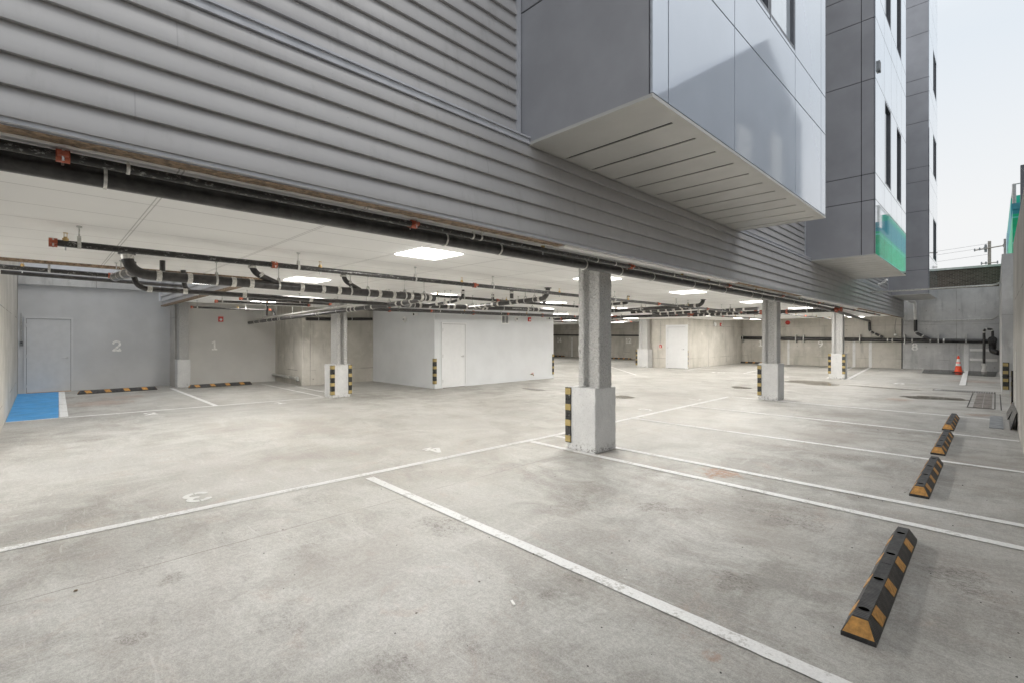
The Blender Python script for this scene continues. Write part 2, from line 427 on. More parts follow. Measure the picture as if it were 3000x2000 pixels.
# ceiling: main field, the part behind the open court, and two higher pockets
c = MB()
c.box(-8.73, -3.44, -8, 28.2, CZ, CZ + .05)
c.box(-16, -8.73, 2.82, 28.2, CZ, CZ + .05)
c.box(-30, -16, 14.6, 28.2, CZ, CZ + .05)
c.box(-19.6, -16, 2.82, 9.2, 2.83, 2.88)
c.box(-30, -3.44, 28.25, 33, 2.93, 2.98)
c.box(-30, -3.44, 28.2, 28.25, CZ, 2.98)
c.box(-16.02, -16, 2.82, 9.2, CZ + .05, 2.83)
struct(c.build('ceiling', M['ceiling'], origin=(0, 0, 0)))

# ------------------------------------------------------------------ painted lines
def strip(name, label, x0, y0, x1, y1, w=.1, m=None, z=.004, h=.0015):
    a = Vector((x0, y0, 0)); b = Vector((x1, y1, 0)); d = (b - a).normalized(); n = Vector((-d.y, d.x, 0)) * w / 2
    mb = MB(); L = (b - a).length; k = max(1, int(L / .06)); P = []; Q = []
    for i in range(k + 1):
        p = a + d * (L * i / k); j1 = random.uniform(-.0022, .0022); j2 = random.uniform(-.0022, .0022)
        P.append(p + n * (1 + j1 * 2 / w)); Q.append(p - n * (1 + j2 * 2 / w))
    vs = [(p.x, p.y, z) for p in P] + [(p.x, p.y, z) for p in Q]
    mb.add(vs, [(i, i + 1, k + 2 + i, k + 1 + i) for i in range(k)])
    o = mb.build(name, m or M['line'], origin=((x0 + x1) / 2, (y0 + y1) / 2, 0))
    tag(o, label, 'painted line', 'painted parking lines'); return o
strip('lane_line', 'long white lane line crossing the foreground from the left edge past bays 3 and 4', -5.31, -1.8, -5.10, 5.9, .1)
strip('lane_line', 'thin far half of the white lane line beyond the nearest column', -5.10, 5.9, -5.10, 13.33, .1)
LX = -5.03
for y0, y1, lab, z in ((2.67, 2.615, 'wide white divider between bays 3 and 4 crossing the foreground', .0055),
                   (5.385, 5.30, 'white line touching the near face of the front column', .0055),
                   (5.97, 5.95, 'white line leaving the far side of the front column, start of bay 5', .0055),
                   (8.40, 8.32, 'partly scuffed white line between bays 5 and 6', .0055),
                   (10.88, 10.78, 'thin white line between bays 6 and 7', .0055),
                   (13.32, 13.28, 'white line meeting the pedestal of the second outer column', .0055)):
    strip('bay_line', lab, LX, y0, -.04 if y0 > 13 else .26, y1, .1, z=z)
strip('bay_front_line', 'white front line of bays 1 and 2 beside the blue patch', -13.2, -.49, -12.72, 5.42, .1)
strip('bay_line', 'wide white line edging the blue painted patch', -19.5, .42, -13.26, .32, .13, z=.0055)
strip('bay_line', 'white line between bays 1 and 2 in front of the wall column', -18.35, 2.93, -12.95, 2.93, .1, z=.0055)
strip('bay_line', 'white line on the right of bay 1 beside the concrete block', -18.0, 5.45, -12.9, 5.45, .09, z=.0055)
strip('bay_line', 'short white line between concrete block and left column', -16.2, 5.95, -12.9, 5.95, .08, z=.0055)
strip('bay_front_line', 'white front line of bays 8 to 10 in front of the rear wall', -10.9, 22.75, -.78, 21.85, .09)
strip('bay_line', 'white floor line left of bay 10 along the side wall', -12.05, 31.9, -10.75, 22.9, .12, z=.0055)
strip('bay_line', 'white floor line between bays 9 and 10', -8.75, 31.9, -8.0, 22.6, .09, z=.0055)
strip('bay_line', 'white floor line behind the rear column, right side of bay 9', -5.5, 31.95, -4.7, 22.3, .11, z=.0055)
strip('bay_line', 'white floor line from rear wall to the rear column, left side of bay 8', -4.77, 31.95, -4.02, 22.2, .13, z=.0055)
strip('bay_line', 'white floor line running under the traffic cone mat, right side of bay 8', -1.0, 31.95, -.78, 21.9, .16, z=.024)
strip('bay_line', 'distant white line along the front of bays 12 and 14', -16.0, 23.5, -10.9, 18.3, .09)
strip('bay_line', 'distant white line right of bay 12', -20.4, 24.2, -17.7, 31.9, .09, z=.0055)
strip('bay_line', 'distant white line right of bay 14', -21.5, 31.9, -24.8, 28.0, .09, z=.0055)
for x, lab in ((-12.06, 'white upright line on rear wall left of number 10'), (-8.75, 'white upright line on rear wall between numbers 9 and 10'),
               (-5.5, 'white upright line on rear wall right of the rear column'), (-4.77, 'white upright line on rear wall left of number 8'),
               (-1.0, 'white upright line on rear wall beside the traffic cone')):
    w = .13 if x in (-4.77, -5.5) else (.17 if x == -1.0 else .12)
    o = MB().box(x - w / 2, x + w / 2, 31.985, 31.99, .0, 1.38 if x > -2 else 1.5).build('wall_line', M['line']); tag(o, lab, 'painted line', 'upright lines on the walls')
for x, lab in ((-26.6 + 1.4, 'white upright line right of wall number 14'), (-21.45, 'white upright line left of wall number 12')):
    o = MB().box(x - .07, x + .07, 31.985, 31.99, .0, 1.62).build('wall_line', M['line']); tag(o, lab, 'painted line', 'upright lines on the walls')
# blue patch
o = MB().quad((-19.6, -.49, .0045), (-13.2, -.49, .0045), (-13.2, .24, .0045), (-19.6, .36, .0045)).build('blue_floor_patch', M['blue'])
tag(o, 'bright blue painted patch on floor in front of grey door', 'painted patch')

# ------------------------------------------------------------------ numerals (raster stencil)
def arc(cx, cy, rx, ry, a0, a1, n=20): return [(cx + rx * math.cos(R(a0 + (a1 - a0) * i / n)), cy + ry * math.sin(R(a0 + (a1 - a0) * i / n))) for i in range(n + 1)]
DG = {
 '0': [arc(.35, .5, .25, .41, 0, 360)],
 '1': [[(.35, .08), (.35, .92)], [(.16, .07), (.54, .07)], [(.16, .80), (.35, .92)]],
 '2': [arc(.35, .68, .24, .24, 165, -40) + [(.12, .09)], [(.1, .08), (.62, .08)], [(.58, .08), (.58, .2)]],
 '3': [arc(.33, .70, .24, .21, 155, -80), arc(.33, .30, .26, .22, 80, -155)],
 '4': [[(.46, .05), (.46, .93)], [(.46, .93), (.09, .33)], [(.09, .31), (.66, .31)], [(.32, .06), (.6, .06)]],
 '5': [[(.55, .92), (.16, .92), (.16, .55)], arc(.33, .34, .25, .27, 110, -150)],
 '6': [arc(.35, .30, .24, .23, 0, 360), arc(.52, .40, .42, .50, 180, 105)],
 '7': [[(.1, .92), (.6, .92), (.3, .05)], [(.12, .92), (.12, .78)]],
 '8': [arc(.35, .71, .20, .20, 0, 360), arc(.35, .29, .25, .22, 0, 360)],
 '9': [arc(.35, .70, .24, .23, 0, 360), arc(.18, .60, .42, .50, 0, -75)],
}
def digit_rects(ch, W=42, H=60, th=.085):
    segs = [(p[i], p[i + 1]) for p in DG[ch] for i in range(len(p) - 1)]
    out = []
    for j in range(H):
        y = (j + .5) / H; run = None
        for i in range(W + 1):
            x = (i + .5) / H; on = False
            if i < W:
                for (ax, ay), (bx, by) in segs:
                    dx, dy = bx - ax, by - ay; L = dx * dx + dy * dy or 1e-9
                    t = max(0, min(1, ((x - ax) * dx + (y - ay) * dy) / L))
                    if (x - ax - t * dx) ** 2 + (y - ay - t * dy) ** 2 < th * th: on = True; break
                if ch in '368' and abs(x - .35) < .022 and (abs(y - .5) > .32 or ch == '8' and abs(y - .5) < .12): on = False
            if on and run is None: run = i
            if not on and run is not None: out.append((run / H, i / H, j / H, (j + 1) / H)); run = None
    return out
def number(txt, pos, right, up, h, label, off, m=None, gap=.72):
    pos = Vector(pos); right = Vector(right); up = Vector(up); nrm = right.cross(up).normalized() * off
    mb = MB()
    for k, ch in enumerate(txt):
        for x0, x1, y0, y1 in digit_rects(ch):
            x0 += k * gap - .35 - (len(txt) - 1) * gap / 2; x1 += k * gap - .35 - (len(txt) - 1) * gap / 2
            mb.quad(*[pos + right * (x * h) + up * ((y - .5) * h) + nrm for x, y in ((x0, y0), (x1, y0), (x1, y1), (x0, y1))])
    o = mb.build('painted_number', m or M['paintnum'], origin=tuple(pos)); tag(o, label, 'painted number', 'stencilled bay numbers'); return o
X_, Y_, Z_ = Vector((1, 0, 0)), Vector((0, 1, 0)), Vector((0, 0, 1))
for n, x, y in (('3', -5.63, 1.11), ('4', -5.62, 4.0), ('5', -5.6, 7.1), ('6', -5.48, 9.6), ('7', -5.5, 12.1)):
    if n == '5': continue
    number(n, (x, y, .004), -Y_, X_, .34, 'white number %s on the floor beside the drive lane line' % n, .001)
number('2', (-12.53, 1.63, .004), Y_, -X_, .34, 'white number 2 on the floor in front of the blue patch bay', .001)
number('1', (-12.34, 4.16, .004), Y_, -X_, .34, 'white number 1 on the floor left of the left column', .001)
number('10', (-9.05, 22.3, .004), X_, Y_, .5, 'white number 10 on the floor', .001)
number('9', (-6.1, 21.75, .004), X_, Y_, .5, 'white number 9 on the floor left of rear column', .001)
number('8', (-2.37, 21.4, .004), X_, Y_, .5, 'white number 8 on the floor near the drain', .001)
number('2', (-19.7, 1.7, 1.34), Y_, Z_, .34, 'white number 2 stencilled on grey wall', .004, M['walnum'])
number('1', (-18.85, 4.23, 1.335), Y_, Z_, .31, 'white number 1 stencilled on wall right of wall column', .004, M['walnum'])
for n, x, z in (('14', -26.6, 1.4), ('12', -19.75, 1.36), ('10', -10.2, 1.25), ('9', -7.1, 1.24), ('8', -2.92, 1.14)):
    number(n, (x, 31.99, z), X_, Z_, .38, 'white number %s stencilled on the concrete rear wall' % n, .003, M['walnum'], .62)

# ------------------------------------------------------------------ walls
def wall(name, label, m, *boxes, cat='wall'):
    mb = MB()
    for b in boxes: mb.box(*b)
    return tag(mb.build(name, m), label, cat)
wall('concrete_wall', 'tall concrete retaining wall at the far left beside blue patch', M['conc_in'], (-21.5, -9.3, -.8, -.5, -.2, 4.2))
wall('painted_wall', 'grey painted wall with grey door and number 2', M['grey_wall'], (-19.95, -19.7, -.49, 3.2, -.1, 3.13))
wall('concrete_beam', 'stained concrete beam over the grey painted wall', M['conc_out'], (-20.0, -19.62, -.49, 3.09, 3.135, 3.54), cat='beam')
wall('neighbour_wall', 'pale blue siding visible above the stained beam', M['siding_pale'], (-21.6, -21.3, -.5, 6, 2.5, 8))
wall('painted_wall', 'warm grey painted wall with number 1 and red alarm', M['warm_wall'], (-19.2, -18.85, 3.2, 6.2, -.1, 2.825), (-18.87, -18.86, 3.15, 3.199, -.1, 2.8))
wall('return_wall', 'narrow dark return wall beside the wall column', M['conc_right'], (-19.699, -18.875, 3.1, 3.199, -.1, 3.5))
wall('concrete_wall', 'raw concrete block projecting between bay 1 and the white room', M['conc_in'], (-18.848, -16.3, 6.2, 9.1, -.1, 2.825))
wall('storage_room', 'white painted room with white door in middle of garage', M['white_wall'], (-16.6, -12.4, 8.8, 14.55, -.1, 2.597), (-30, -16.6, 9.15, 14.5, -.1, 2.59), cat='room')
b = MB().box(-16.29, -12.385, 8.785, 8.7995, .0, .07).box(-12.3995, -12.385, 8.785, 9.0, 0, .07).box(-12.3995, -12.385, 10.1, 14.56, 0, .07).build('base_trim', M['white_wall'])
tag(b, 'low white skirting at foot of the white room', 'skirting')
wall('concrete_wall', 'long concrete rear wall behind bays 9 to 14', M['conc_in'], (-31, -3.44, 32.0, 32.4, -.1, 4.0))
wall('concrete_wall', 'grey concrete rear wall of the open yard beside the cone', M['conc_out'], (-3.42, .12, 32.0, 32.4, -.1, 4.0))
wall('concrete_wall', 'raw concrete stair block around the far white door', M['conc_in'], (-13.9, -12.4, 23.8, 31.98, -.1, 2.597), (-12.4, -11.2, 23.8, 23.95, 2.2, 2.597), (-12.4, -11.4, 23.95, 31.98, -.1, 2.92))
wall('garage_side_wall', 'concrete wall closing the far left end of garage', M['conc_in'], (-31, -30.1, 9, 32, -.1, 3))
tag(MB().box(.27, .62, -9, 15.0, -.1, 3.62).build('concrete_wall', M['conc_right'], origin=(0, 0, 0)), 'nearest tall concrete wall along right edge', 'wall')
wall('concrete_wall', 'concrete wall in the recess behind the right wall opening', M['conc_out'], (.62, .9, 14.0, 20.5, -.1, 3.62))
wall('concrete_wall', 'far right concrete wall with black and yellow guard on its end', M['conc_out'], (.125, .62, 19.7, 32.0, -.1, 4.0))

# ------------------------------------------------------------------ doors
def door(label, fx, fy, w, h, m, face, handle, sillm=None, wide=.05):
    """face 'X': plane X=fx, width along +Y from fy; face 'Y': plane Y=fy facing -Y, width along +X from fx"""
    t = thing('door', label, 'door', (fx, fy, 0))
    if face == 'X': T = lambda u, d, z: (fx + d, fy + u, z)
    else: T = lambda u, d, z: (fx + u, fy - d, z)
    def bx(mb, u0, u1, d0, d1, z0, z1):
        a = T(u0, d0, z0); b = T(u1, d1, z1); return mb.box(a[0], b[0], a[1], b[1], a[2], b[2])
    f = MB(); bx(f, -wide, 0, .001, .035, 0, h + wide); bx(f, w, w + wide, .001, .035, 0, h + wide); bx(f, 0, w, .001, .035, h, h + wide); f.build('door_frame', m, t)
    g = MB(); bx(g, 0, w, .001, .004, 0, h); g.build('door_gap', M['gap'], t)
    l = MB(); bx(l, .008, w - .008, .005, .022, .012, h - .008); l.build('door_leaf', m, t)
    hu = w - .09 if handle > 0 else .09
    k = MB(); p = T(hu, .022, 1.0); q = T(hu, .075, 1.0); e = T(hu - .12 * handle, .075, 1.0)
    k.tube([p, T(hu, .032, 1.0)], .033, 16); k.tube([p, q], .011, 10); k.tube([q, e], .010, 10); k.build('handle', M['steel'], t)
    for z in (.22, h / 2, h - .2):
        hg = MB(); u = .0 if handle > 0 else w; hg.tube([T(u, .036, z - .05), T(u, .036, z + .05)], .008, 8); hg.build('hinge', M['steel'], t)
    if sillm: s2 = MB(); bx(s2, 0, w, .023, .05, .0, .012); s2.build('threshold', sillm, t)
    return t
door('grey steel door with lever in grey painted wall', -19.7, -.32, .95, 2.15, M['door_grey'], 'X', 1, M['yellow'])
door('white steel door with lever in the white room', -12.4, 9.1, .92, 2.04, M['door_white'], 'X', 1)
door('far white door with wide white frame in concrete stair block', -12.27, 23.8, .97, 2.15, M['door_white'], 'Y', 1, None, .12)
kp = thing('keypad', 'small grey keypad on wall left of grey door', 'keypad', (-19.7, -.42, 1.38))
MB().bbox(-19.699, -19.66, -.455, -.385, 1.36, 1.50, .008).build('housing', M['plate'], kp)
MB().box(-19.66, -19.655, -.44, -.40, 1.44, 1.48).build('screen', M['blackplastic'], kp)
MB().tube([(-19.68, -.42, 1.5), (-19.68, -.42, 2.3)], .01, 8).build('conduit', M['galv'], kp)

# ------------------------------------------------------------------ columns
def column(label, cx, cy, ped=(.50, .52), hp=.9, rot=0, H=CZ, sx=.36, sy=.29, offx=0, offy=0):
    t = thing('concrete_column', label, 'column', (cx, cy, 0), 'columns holding up the garage ceiling')
    import bmesh
    a, b = ped[0] / 2, ped[1] / 2
    # pedestal with rough edges
    bm = bmesh.new(); bmesh.ops.create_cube(bm, size=1)
    for v in bm.verts: v.co = Vector((v.co.x * 2 * a, v.co.y * 2 * b, (v.co.z + .5) * hp))
    bmesh.ops.bevel(bm, geom=list(bm.edges), offset=.010, segments=2, affect='EDGES')
    bmesh.ops.subdivide_edges(bm, edges=[e for e in bm.edges if e.calc_length() > .2], cuts=14, use_grid_fill=True)
    for v in bm.verts:
        if v.co.z > .01: v.co += Vector((random.uniform(-1, 1), random.uniform(-1, 1), random.uniform(-1, 1) * (v.co.z > hp - .03))) * .0025
    bm.verts.index_update()
    mb = MB().add([v.co + Vector((cx, cy, 0)) for v in bm.verts], [[v.index for v in f.verts] for f in bm.faces]); bm.free()
    mb.build('pedestal', M['ped'], t)
    # sprayed H section, web across X, flanges facing +-X
    fl = .085; w2 = .05
    X0, X1 = -sx / 2, sx / 2; Y0, Y1 = -sy / 2, sy / 2
    if rot: poly = [(X0, Y0), (X1, Y0), (X1, Y0 + fl), (w2, Y0 + fl + .02), (w2, Y1 - fl - .02), (X1, Y1 - fl), (X1, Y1), (X0, Y1), (X0, Y1 - fl), (-w2, Y1 - fl - .02), (-w2, Y0 + fl + .02), (X0, Y0 + fl)]
    else: poly = [(X0, Y0), (X0 + fl, Y0), (X0 + fl + .03, -w2), (X1 - fl - .03, -w2), (X1 - fl, Y0), (X1, Y0), (X1, Y1), (X1 - fl, Y1), (X1 - fl - .03, w2), (X0 + fl + .03, w2), (X0 + fl, Y1), (X0, Y1)]
    ring = []
    for i in range(len(poly)):
        p = Vector(poly[i]); q = Vector(poly[(i + 1) % len(poly)]); k = max(2, int((q - p).length / .022))
        for j in range(k): ring.append(p.lerp(q, j / k))
    n = len(ring); nz = int((H - hp) / .022); vs = []
    from mathutils import noise as mn
    for j in range(nz + 1):
        z = hp - .02 + (H + .018 - hp) * j / nz
        for p in ring:
            d = Vector((p.x, p.y, 0)).normalized()
            amp = .007 * mn.noise(Vector((p.x * 22 + cx, p.y * 22 + cy, z * 22))) + .006 * mn.noise(Vector((p.x * 60, p.y * 60 + cx, z * 60)))
            vs.append(Vector((cx + offx + p.x, cy + offy + p.y, z)) + d * amp)
    fs = [(j * n + i, j * n + (i + 1) % n, (j + 1) * n + (i + 1) % n, (j + 1) * n + i) for j in range(nz) for i in range(n)]
    MB().add(vs, fs, True).build('shaft', M['fireproof'], t)
    return t
column('nearest column with rough sprayed shaft in front of bay 5', -4.11, 5.67, (.50, .50), .9, offx=.06, offy=.0)
column('second outer column with guard on its left edge', -4.13, 13.62, (.47, .5), .94)
column('rear outer column with two striped guards beside bay 9', -4.36, 22.35, (.52, .5), .98)
column('left inner column between bay 1 and white room', -12.6, 5.75, (.46, .54), .89, rot=1, offx=.08)
column('far inner column left of far white door', -13.48, 23.45, (.70, .5), .98, sx=.5)
column('wall column between painted walls of bays 1 and 2', -18.6, 3.27, (.42, .36), .9, H=2.75, sx=.3, sy=.26)

# ------------------------------------------------------------------ corner guards
def guard(label, x, y, dx, dy, z0=.1, z1=.89, leg=.078):
    """L guard on the corner (x,y); legs run toward dx along X and dy along Y"""
    t = thing('corner_guard', label, 'corner guard', (x, y, z0), 'black and yellow corner guards')
    th = .018; H = z1 - z0
    def el(z_a, z_b, e):
        mb = MB()
        if dx: mb.prism([(x - dx * (th + e), y - dy * (th + e)), (x + dx * leg, y - dy * (th + e)), (x + dx * leg, y - dy * .001), (x - dx * .001, y - dy * .001), (x - dx * .001, y + dy * leg), (x - dx * (th + e), y + dy * leg)], z_a, z_b)
        return mb
    el(z0, z1, 0).build('strip', M['blackplastic'], t)
    for k in range(4):
        za = z1 - .012 - k * (H - .024 - .088) / 3
        el(za - .088, za, .0015).build('reflective_band', M['guardyellow'], t)
    for k in range(3):
        zz = z0 + H * (.14 + .36 * k)
        MB().tube([(x + dx * leg * .7, y - dy * (th), zz), (x + dx * leg * .7, y - dy * (th + .006), zz)], .006, 8).build('bolt', M['steel'], t)
    return t
guard('striped guard on left edge of the nearest column', -4.36, 5.42, 1, 1)
guard('striped guard on left edge of second outer column', -4.365, 13.37, 1, 1)
guard('striped guard on left edge of rear outer column', -4.62, 22.1, 1, 1, .2, .98)
guard('striped guard on right edge of rear outer column', -4.10, 22.1, -1, 1, .2, .98)
guard('striped guard on near edge of left inner column', -12.37, 5.48, -1, 1, .08, .87)
guard('striped guard on far edge of left inner column', -12.37, 6.02, -1, -1, .08, .87)
guard('striped guard on left edge of far inner column', -13.83, 23.2, 1, 1, .12, .96)
guard('striped guard on near corner of white room left of its door', -12.4, 8.8, -1, 1, .15, .95)
guard('striped guard on far corner of white room', -12.4, 14.55, -1, -1, .15, .95)
guard('striped guard on corner of stair block right of far door', -11.2, 23.8, -1, 1, .12, .94)
t = thing('corner_guard', 'wide striped guard on end face of the far right wall', 'corner guard', (.21, 19.69, .1), 'black and yellow corner guards')
MB().box(.145, .275, 19.665, 19.699, .12, .9).build('strip', M['blackplastic'], t)
for k in range(4): MB().box(.147, .255, 19.660, 19.6645, .79 - k * .222, .88 - k * .222).build('reflective_band', M['guardyellow'], t)
t = thing('corner_guard', 'thin striped guard on end of the nearest right wall', 'corner guard', (.26, 15.0, .1), 'black and yellow corner guards')
MB().box(.238, .269, 14.9, 15.02, .1, .9).build('strip', M['blackplastic'], t)
for k in range(4): MB().box(.232, .2375, 14.895, 15.0, .79 - k * .222, .88 - k * .222).build('reflective_band', M['guardyellow'], t)

# ------------------------------------------------------------------ wheel stops
def wheel_stop():
    t = thing('wheel_stop', 'x', 'wheel stop', (0, 0, 0), 'rubber wheel stops')
    L, W, H = 1.83, .155, .105
    def sec(y, w, wt, h0, h1): return [(-w / 2, y, 0), (-w / 2, y, h0), (-wt / 2, y, h1), (wt / 2, y, h1), (w / 2, y, h0), (w / 2, y, 0)]
    S = [sec(0, W, W - .004, .012, .0125), sec(.0, W, W - .004, .02, .0205), sec(.055, W, .068, .02, H), sec(L - .055, W, .068, .02, H), sec(L, W, W - .004, .02, .0205)]
    S = S[1:]
    vs = [v for s in S for v in s]; n = 6
    fs = [(j * n + i, j * n + (i + 1) % n, (j + 1) * n + (i + 1) % n, (j + 1) * n + i) for j in range(3) for i in range(n)] + [list(range(6))[::-1], [18 + i for i in range(6)]]
    MB().add(vs, fs).build('body', M['rubber'], t)
    # points on the sloping side: s in 0..1 from bottom to top
    def P(side, y, s, e=.0025):
        x = W / 2 + (.034 - W / 2) * s; z = .02 + (H - .02) * s
        nx, nz = (H - .02), (W / 2 - .034); m = math.hypot(nx, nz)
        return (side * (x + nx / m * e), y, z + nz / m * e)
    for side in (-1, 1):
        for k in range(4):
            y = .17 + k * .43
            a, b, c2, d = P(side, y + .02, .06), P(side, y + .15, .06), P(side, y + .10, .93), P(side, y - .03, .93)
            a2, b2, c3, d2 = [P(side, q[1], s, -.002) for q, s in ((a, .06), (b, .06), (c2, .93), (d, .93))]
            MB().add([a, b, c2, d, a2, b2, c3, d2], [(0, 1, 2, 3), (4, 7, 6, 5), (0, 4, 5, 1), (1, 5, 6, 2), (2, 6, 7, 3), (3, 7, 4, 0)]).build('reflective_patch', M['yellow'], t)
    for e, y0 in ((-1, 0), (1, L)):
        def Q(x, s, off=.0025):
            yy = y0 - e * .055 * s
            return (x, yy + e * off * .83, .0205 + (H - .0205) * s + off * .5)
        MB().add([Q(-.070, .06), Q(.070, .06), Q(.036, .93), Q(-.036, .93), Q(-.070, .06, -.002), Q(.070, .06, -.002), Q(.036, .93, -.002), Q(-.036, .93, -.002)],
                 [(0, 1, 2, 3), (4, 7, 6, 5), (0, 4, 5, 1), (1, 5, 6, 2), (2, 6, 7, 3), (3, 7, 4, 0)]).build('reflective_patch', M['yellow'], t)
    for y in (.16, .63, 1.12, 1.62):
        mb = MB(); vs = [(.026 * math.cos(a), y + .020 * math.sin(a), H + .0025) for a in [2 * math.pi * k / 16 for k in range(16)]]
        mb.add(vs, [list(range(16))]); mb.build('bolt_hole', M['hole'], t)
    MB().bbox(-.026, .026, .92, 1.03, H, H + .002, .0006).build('moulded_plate', M['rubber'], t)
    return t
def copy_tree(o, parent=None):
    c = o.copy(); COL.objects.link(c)
    if parent is not None: c.parent = parent
    for ch in [x for x in bpy.data.objects if x.parent == o]: copy_tree(ch, c)
    return c
ws = wheel_stop()
for i, (x, y, rz, lab) in enumerate((
        (-.51, 3.07, 0, 'nearest black and yellow rubber wheel stop at lower right'),
        (-.54, 6.27, 0, 'second black and yellow wheel stop along the right side, bay 5'),
        (-.555, 8.73, 0, 'third wheel stop along the right side, bay 6'),
        (-.58, 11.14, 0, 'fourth and farthest wheel stop along the right side, bay 7'),
        (-18.3, .72, 0, 'wheel stop at foot of grey wall below number 2'),
        (-18.05, 3.33, 0, 'wheel stop at foot of warm wall below number 1'),
        (-18.9, 31.1, 90, 'distant wheel stop below wall number 12'),
        (-25.7, 31.6, 90, 'distant wheel stop below wall number 14'),
        (-9.95, 31.75, 90, 'wheel stop below wall number 10 behind second column'))):
    o = ws if i == 0 else copy_tree(ws)
    o.location = (x, y, 0); o.rotation_euler = (0, 0, R(rz)); o['label'] = lab

# ------------------------------------------------------------------ ceiling lights
lx = [(-4.72, 3.27), (-8.32, 3.25), (-4.72, 6.68), (-9.1, 6.6), (-4.72, 10.05), (-4.72, 14.15), (-4.62, 18.25), (-4.66, 20.7), (-8.9, 10.4), (-12.35, 18.0),
      (-9.1, 14.1), (-9.1, 18.2), (-9.1, 21.6), (-9.1, 25.4), (-4.7, 25.4), (-14.5, 4.4), (-10.0, 2.2), (-7.7, -.9), (-13.2, 21.6), (-17.5, 17), (-17.5, 22), (-17.5, 27), (-23, 19), (-23, 26), (-13, 15.6), (-9.1, 27.7), (-4.7, 27.8)]  # last two panels are added to brighten the far walls
desc = ['nearest bright square ceiling light', 'bright square ceiling light above the long drain pipe', 'bright square light partly hidden by the nearest column', 'thin looking lit panel behind the pipe junction',
        'bright square light right of nearest column', 'lit panel left of second outer column', 'lit panel between second and rear outer columns', 'lit panel just left of the rear outer column']
lt0 = None
for i, (x, y) in enumerate(lx):
    if lt0 is None:
        lt0 = thing('ceiling_light', '', 'ceiling light', (x, y, CZ), 'square ceiling lights')
        f = MB(); a = .30; b = .285
        f.box(x - a, x + a, y - a, y - b, CZ - .008, CZ - .0005); f.box(x - a, x + a, y + b, y + a, CZ - .008, CZ - .0005)
        f.box(x - a, x - b, y - b, y + b, CZ - .008, CZ - .0005); f.box(x + b, x + a, y - b, y + b, CZ - .008, CZ - .0005); f.build('frame', M['whitemetal'], lt0)
        MB().box(x - b, x + b, y - b, y + b, CZ - .020, CZ - .001).build('diffuser', M['lit'], lt0); o = lt0
    else: o = copy_tree(lt0)
    o.location = (x, y, CZ if not (x < -14 and y < 9) else CZ)
    if x == -14.5: o.location = (x, y, CZ)
    o['label'] = desc[i] if i < len(desc) else 'square ceiling light %s, %d m from the near end of the garage' % ({-4: 'near the open side', -9: 'over the middle lane', -8: 'over the middle lane'}.get(int(x), 'in the inner half'), abs(int(y)) if y > 0 else 0) + (' behind the viewer' if y < 0 else '')
    if i >= len(desc) and y < 0: o['label'] = 'square ceiling light behind the viewer, %s' % ('by the open side' if y < -3 else 'inner one' if x < -5 else 'outer one')

# ------------------------------------------------------------------ pipes
def rod_hanger(t, p, r, zc, mat='galv', loop=True):
    p = Vector(p)
    mb = MB()
    mb.tube([(p.x, p.y, p.z + r + .035), (p.x, p.y, zc)], .006, 6)
    mb.tube([(p.x, p.y, zc - .012), (p.x, p.y, zc)], .02, 8)
    return mb
def dirv(a, b): return (Vector(b) - Vector(a)).normalized()
def hanger(t, p, d, r, zc=CZ):
    d = Vector(d); side = d.cross(Z_).normalized(); p = Vector(p)
    mb = rod_hanger(t, p, r, zc)
    pts = [p + side * (math.cos(a) * (r + .004)) + Z_ * (math.sin(a) * (r + .004)) for a in [R(x) for x in range(-200, 21, 20)]]
    pts = [p + Z_ * (r + .05) - side * .012] + pts + [p + Z_ * (r + .05) + side * .012]
    w = .013
    vs = []
    for q in pts: vs += [q - d * w, q + d * w]
    mb.add(vs, [(2 * i, 2 * i + 2, 2 * i + 3, 2 * i + 1) for i in range(len(pts) - 1)], True)
    mb.build('hanger', M['galv'], t)
def band(t, p, d, r, L=.055, name='clamp_band'):
    p = Vector(p); d = Vector(d).normalized(); mb = MB()
    mb.tube([p - d * L / 2, p + d * L / 2], r + .005, 18)
    mb.tube([p - d * L * .3, p - d * L * .18], r + .008, 18); mb.tube([p + d * L * .18, p + d * L * .3], r + .008, 18)
    s = d.cross(Z_); s = s.normalized() if s.length > .1 else Vector((0, -1, 0))
    for k in (-1, 1):
        q = p + d * L * .24 * k + s * (r + .012); mb.box(q.x - .007, q.x + .007, q.y - .007, q.y + .007, q.z - .014, q.z + .014)
    mb.build(name, M['clampsteel'], t)
def strap(t, p, d, r):
    p = Vector(p); d = Vector(d).normalized()
    MB().tube([p - d * .008, p + d * .008], r + .006, 20).tube([p + Z_ * r, (p.x, p.y, CZ)], .006, 6).build('strap', M['clampsteel'], t)
def coupling(t, p, d, r, m='orange'):
    p = Vector(p); d = Vector(d).normalized(); s = d.cross(Z_).normalized() if abs(d.z) < .9 else X_; mb = MB()
    mb.tube([p - d * .028, p + d * .028], r * 1.32, 16)
    for k in (-1, 1):
        q = p + Z_ * 0 + s * k * (r * 1.32 + .012)
        mb.box(q.x - .018, q.x + .018, q.y - .022, q.y + .022, q.z - .013, q.z + .013)
    mb.build('coupling', M[m], t)
    b = MB()
    for k in (-1, 1):
        q = p + s * k * (r * 1.32 + .016); b.tube([q - Z_ * .035, q + Z_ * .028], .006, 6)
    b.build('bolt', M['steel'], t)
